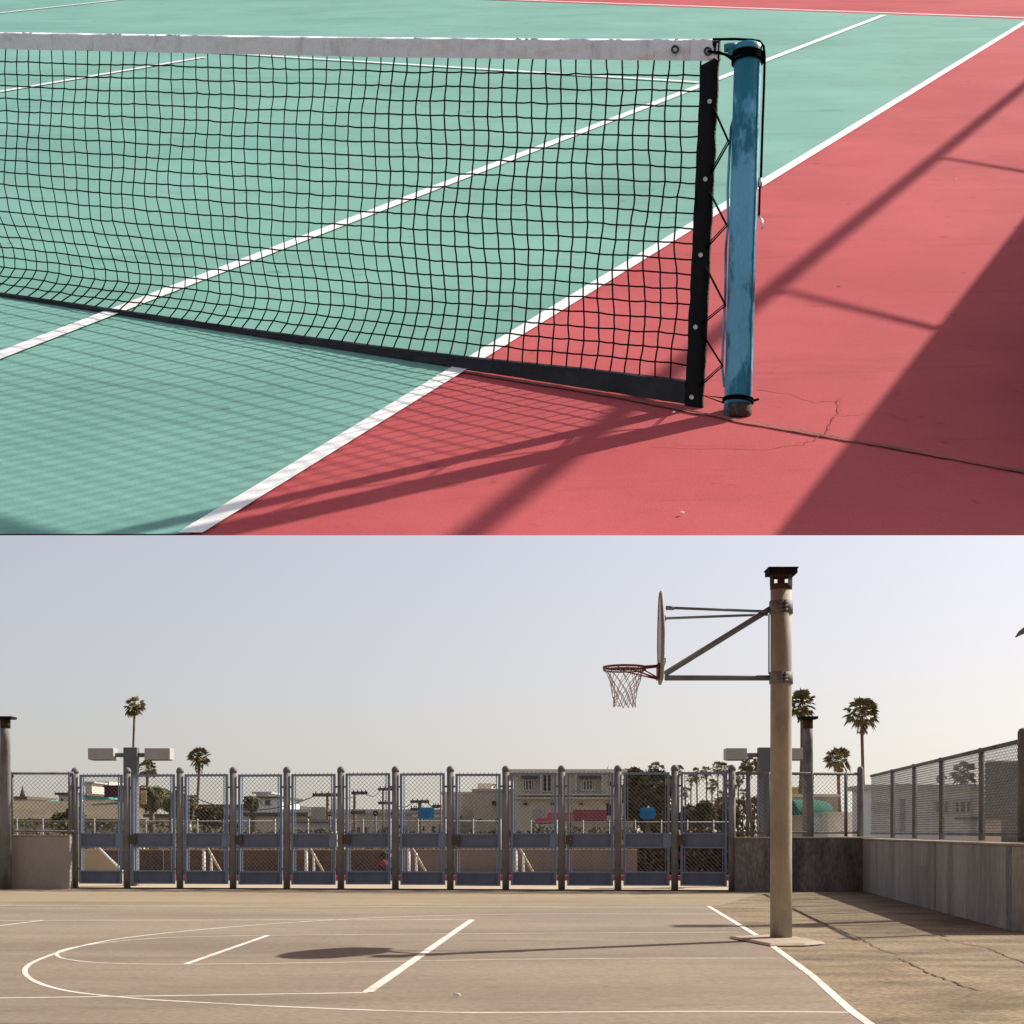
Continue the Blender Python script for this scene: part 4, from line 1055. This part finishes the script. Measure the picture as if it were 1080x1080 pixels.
bb_ = MB().box((at(504, 826.5, 69).x, 68.5, zat(834, 69)), (at(519, 826.5, 69).x, 71, zat(826.5, 69))).build('rooftop_box', M['cream'], t)
MB().tube([at(519, 828, 69), at(523, 827.5, 69), at(521, 831, 69)], .04, 6).build('roof_pipe', M['dark_roof'], t)
# apartment block
Yb = 60
t, a, b = bld('apartment block with white barred windows and ledges behind the ninth and tenth gates', 542, 656, 815.5, Yb, 10, M['tan'],
              [(551, 822, 564, 834.5, 4), (572, 816.5, 582, 835.5, 2), (612, 822, 628, 834.5, 5), (642, 823, 651, 830, 2), (551, 846, 557, 850), (580, 846, 586, 850), (610, 846, 615, 850), (638, 846, 644, 850)], roof=M['cream'], roofh=.15)
for k, py in enumerate((837.5, 841.0)):
    p, q = at(544, py, Yb), at(655, py + 1.6, Yb); MB().box((p.x, Yb - .45 + .1 * k, q.z), (q.x, Yb - .002, p.z)).build('ledge', M['cream'] if k else M['palegrey'], t)
for (x0, x1) in ((550, 567), (611, 632)):
    p, q = at(x0, 818.7, Yb), at(x1, 821.2, Yb); MB().box((p.x, Yb - .5, q.z), (q.x, Yb - .003, p.z)).build('window_hood', M['dark_roof'], t)
for x in (569.5, 606, 634): p, q = at(x, 818, Yb), at(x + 2, 837, Yb); MB().box((p.x, Yb - .2, q.z), (q.x, Yb - .003, p.z)).build('pilaster', M['palegrey'], t)
rt_ = at(640, 813, Yb + 2); MB().box((rt_.x - .4, Yb + 1.6, zat(815, Yb)), (rt_.x + .4, Yb + 2.6, rt_.z)).build('chimney', M['cream'], t)
MB().tube([rt_ + V((0, 0, 0)), at(642, 808, Yb + 2)], .03, 6).build('aerial', M['palegrey'], t)
# red awnings
for k, (x0, y0, x1, y1, x2, y2, x3, y3, lab) in enumerate([(570, 857, 604, 857, 604, 866, 562, 869, 'dark red sloping awning below the apartment windows at the ninth gate'), (604.5, 854, 640, 854, 640, 866, 604.5, 866, 'long red awning behind the tenth gate')]):
    p = [at(x0, y0, 57), at(x1, y1, 57), at(x2, y2, 55.6), at(x3, y3, 55.6)]
    t = thing('awning', lab, 'awning', tuple(p[0])); MB().prism(p, (0, .05, -.03)).build('canvas', M['redcloth'] if k else M['maroon'], t)
    MB().tube([p[3], V((p[3].x, 55.6, 0))], .05, 6).build('post', M['dark_roof'], t); MB().tube([p[2] - V((.1, 0, 0)), V((p[2].x - .1, 55.6, 0))], .05, 6).build('post', M['dark_roof'], t)
t = thing('shop_canopy', 'bright red vertical striped canopy at the tenth gate post', 'awning', tuple(at(643, 860, 58)))
for k in range(5):
    p, q = at(641 + k * 5, 849 if k < 2 else 847, 58), at(644.4 + k * 5, 860, 58); MB().box((p.x, 58, q.z), (q.x, 58.8, p.z)).build('canopy_strip', M['redcloth'] if k % 2 == 0 else M['frame'], t)
bld('olive brown low building under the red awnings', 604, 668, 867, 54, 3, M['sun_wall'], roof=M['brown_roof'], roofh=.06, over=.02)
# right side
bld('yellow topped shop behind the hoop pole', 833, 850, 832.5, 70, 5, M['yellow'], [(838, 846, 846, 862)], roof=M['yellow'], roofh=.1, over=.05)
Yg_ = 52
t = thing('green_awning', 'long rounded dark green awning right of the vent pipe', 'awning', tuple(at(846, 862, Yg_)))
pr = []
for k in range(9):
    u = k / 8; pr.append((Yg_ + 1.6 - 1.6 * math.sin(u * 1.571), zat(842.5, Yg_) - (1 - math.cos(u * 1.571)) * (zat(842.5, Yg_) - zat(859.5, Yg_))))
xa, xb = at(842, 850, Yg_).x, at(883, 850, Yg_).x
rows = [[V((xa, y, z)) for y, z in pr], [V((xb - .5, y, z)) for y, z in pr], [V((xb, y + .5, z - .05)) for y, z in pr]]
mb = MB().grid(rows); mb.poly([V((xa, y, z)) for y, z in pr] + [V((xa, pr[0][0], pr[-1][1]))]); mb.build('canvas', mat('green_canvas', (.008, .085, .055), .95, .1, 1, 10), t)
bld('tan shop wall carrying the green awning', 808, 884, 840.5, 54, 2, M['sun_wall'], roof=M['cream'], roofh=.1, over=.05)
bld('low white wall building under the green awning', 856, 873, 859.5, 50, 1, M['offwhite'], roof=M['palegrey'], roofh=.08, over=.04)
bld('low cream building left of the fence corner', 873, 900, 858.5, 49, 1, M['cream'], roof=M['cream'], roofh=.06, over=.04)
bld('low pale house far behind the fence corner', 885, 915, 866, 60, 2, M['palegrey'], roof=M['palegrey'], roofh=.06)
t, a, b = bld('long pale building with barred windows behind the right fence', 916, 1060, 832.5, 46, 2.2, M['offwhite'],
              [(921, 846, 931, 858, 4), (933, 846, 941, 858, 4), (984, 843, 1001, 859, 2), (1005, 843, 1025, 859, 3), (948, 842, 955, 878, 1)], roof=M['palegrey'], roofh=.14, over=.12)
for x in (946, 1012): 
    p = at(x, 831, 47); MB().box((p.x, 47, p.z - .1), (p.x + .5, 48, p.z + .12)).build('roof_unit', M['dark_roof'], t)
bld('tall grey brown block at the far right behind the fence', 1046, 1110, 804, 44, .9, mat('grey_brown_block', (.15, .135, .12), .9, .1, .6, 8), roof=M['tan'], roofh=.05, over=.03)
bld('small cream kiosk behind the right fence bottom', 1040, 1056, 864, 40, 2, M['cream'], roof=M['brown_roof'], roofh=.08)
# utility poles
def upole(px, pyt, Y, label, arms, r=.062):
    x = (px - CX) / F * Y; t = thing('utility_pole', label, 'utility pole', (x, Y, 0), 'wooden utility poles')
    zt = zat(pyt, Y); MB().tube([(x, Y, 0), (x, Y, zt)], [r * 1.2, r * .85], 8).build('pole', M['wood'], t)
    for (y0, xa, xb) in arms:
        z = zat(y0, Y); A, B = (xa - CX) / F * Y, (xb - CX) / F * Y
        c = MB().box((A, Y - .16, z - .06), (B, Y - .06 - .03, z + .06)).build('crossarm', M['dark_roof'], t)
        k = 4
        for i in range(k): xx = A + (B - A) * (i + .5) / k; MB().tube([(xx, Y - .12, z + .055), (xx, Y - .12, z + .13)], .022, 5).build('insulator', M['dark_roof'], c)
upole(345.5, 836, 56, 'brown utility pole with one crossarm behind the fifth gate', [(838.5, 330, 357)])
t_ = upole(374, 835, 58, 'dark utility pole with climbing hardware behind the sixth gate', [(836.5, 371, 388), (857, 370, 386)])
upole(404, 831, 66, 'thin utility pole with two crossarms at the sixth gate edge', [(832.5, 399, 419), (847, 399, 419)], .05)
upole(443, 844, 64, 'utility pole behind the first blue sign', [(845.5, 433, 453), (853.5, 433, 443)], .09)
upole(465, 849, 64, 'short dark pole between blue sign and blocky building', [(850.5, 456, 466)], .05)
upole(207, 840, 60, 'thin dark pole left in the third gate', [(842, 205.5, 208.5)], .04)
def wire(a, b, sag, label):
    a, b = V(a), V(b); P = [a.lerp(b, k / 16) - V((0, 0, sag * 4 * (k / 16) * (1 - k / 16))) for k in range(17)]
    t = MB().tube(P, .018, 4).build('power_line', M['dark_roof'], org=a); tag(t, label, 'cable', 'overhead power lines')
wire(at(207, 842, 60), at(334, 838.5, 55.9), .5, 'thin overhead cable crossing the third and fourth gates')
wire(at(353, 838.5, 55.9), at(379, 836.5, 57.9), .15, 'short overhead cable between the two darker utility poles')
wire(at(386, 836.5, 57.9), at(402, 832.5, 65.9), .2, 'overhead cable climbing to the thin two armed pole')
wire(at(416, 847, 65.9), at(436, 845.5, 63.9), .2, 'overhead cable left of the first blue sign')
wire(at(450, 845.5, 63.9), at(465, 850.5, 63.9), .15, 'overhead cable dropping to the short dark pole')
# small round red signs
def rsign(px, py, r, Y, label, sq=False):
    c = at(px, py, Y); t = thing('road_sign', label, 'sign', (c.x, Y, 0)); R_ = r / F * Y
    MB().tube([(c.x, Y + .04, 0), (c.x, Y + .04, c.z)], .03, 6).build('post', M['wire'], t)
    k = 4 if sq else 12
    MB().prism([c + V((math.cos(2 * math.pi * (i + .5) / k) * R_, 0, math.sin(2 * math.pi * (i + .5) / k) * R_)) for i in range(k)], (0, .02, 0)).build('sign_plate', M['redcloth'], t)
    MB().box((c.x - R_ * .5, Y - .006, c.z - R_ * .12), (c.x + R_ * .5, Y - .001, c.z + R_ * .12)).build('sign_bar', M['white'], t)
rsign(396, 858, 3, 50, 'small round red sign behind the sixth gate')
rsign(414.5, 858, 2.2, 50, 'small round red sign just left of the seventh post')
rsign(348, 858.5, 3.4, 50, 'small square red and white sign beside the grey sign', True)

# ================================================================= PERSON (crouching by the low wall, red top)
Yq = 37.2
pc = V(((402.5 - CX) / F * Yq, Yq, 0))
def skin_obj(name, verts, edges, radii, m, parent, loc_=V((0, 0, 0))):
    me = bpy.data.meshes.new(name); me.from_pydata([tuple(V(v)) for v in verts], edges, [])
    o = bpy.data.objects.new(name, me); col.objects.link(o); o.parent = parent
    md = o.modifiers.new('skin', 'SKIN'); lay = me.skin_vertices[0] if me.skin_vertices else None
    if lay is None:
        bpy.context.view_layer.objects.active = o; me.attributes; 
    for i, r in enumerate(radii):
        me.skin_vertices[0].data[i].radius = (r, r); me.skin_vertices[0].data[i].use_root = (i == 0)
    s_ = o.modifiers.new('sub', 'SUBSURF'); s_.levels = 1; s_.render_levels = 2
    me.materials.append(m); return o
person = thing('person', 'person in a red top crouching by the low wall behind the sixth gate', 'person', tuple(pc))
vs = [(0, 0, .26), (.01, 0, .40), (.05, 0, .50), (.10, -.01, .545), (.12, -.01, .60), (.13, -.02, .66),
      (.05, -.17, .47), (.17, -.19, .34), (.24, -.12, .24), (.05, .17, .47), (.18, .18, .34), (.25, .1, .24),
      (.0, -.1, .24), (.26, -.14, .32), (.14, -.15, .08), (.24, -.16, .03), (0, .1, .24), (.26, .14, .32), (.14, .15, .08), (.24, .16, .03)]
es = [(0, 1), (1, 2), (2, 3), (3, 4), (4, 5), (2, 6), (6, 7), (7, 8), (2, 9), (9, 10), (10, 11), (0, 12), (12, 13), (13, 14), (14, 15), (0, 16), (16, 17), (17, 18), (18, 19)]
rs = [.13, .12, .13, .05, .085, .08, .05, .038, .03, .05, .038, .03, .09, .07, .05, .035, .09, .07, .05, .035]
try:
    skin_obj('body', vs, es, rs, M['trouser'], person)
    hd = MB(); 
    skin_obj('shirt', [(0, 0, .30), (.01, 0, .40), (.05, 0, .485), (.05, -.17, .475), (.13, -.185, .385), (.05, .17, .475), (.13, .185, .385)], [(0, 1), (1, 2), (2, 3), (3, 4), (2, 5), (5, 6)], [.145, .14, .145, .065, .055, .065, .055], M['shirt'], person)
    skin_obj('face', [(.125, -.015, .58), (.135, -.02, .66), (.20, -.02, .625)], [(0, 1), (0, 2)], [.088, .082, .012], M['skin'], person)
    skin_obj('hair', [(.09, -.01, .60), (.11, -.015, .70), (.05, 0, .64)], [(0, 1), (0, 2)], [.085, .075, .06], M['hair'], person)
except Exception as ex:
    print('PERSON', ex)
# litter on the basketball court
for k, (x, y, s_) in enumerate([(482, 1052, .03)]):
    p = g(x, y); mb = MB(); mb.add([p + V((-s_, -s_ * .6, .012)), p + V((s_, -s_ * .5, .012)), p + V((s_ * .9, s_ * .6, .03)), p + V((-s_ * .8, s_ * .5, .035)), p + V((0, 0, .03))], [(0, 1, 4), (1, 2, 4), (2, 3, 4), (3, 0, 4), (3, 2, 1, 0)])
    tag(mb.build('paper_scrap', M['box'], org=p), ['crumpled pale scrap on the court near the end line', 'tiny pale scrap on the court by the left line'][k], 'paper scrap')

for o in bpy.data.objects:
    if '_w' in o: del o['_w']
for m in bpy.data.materials:
    if '_o' in m: del m['_o']
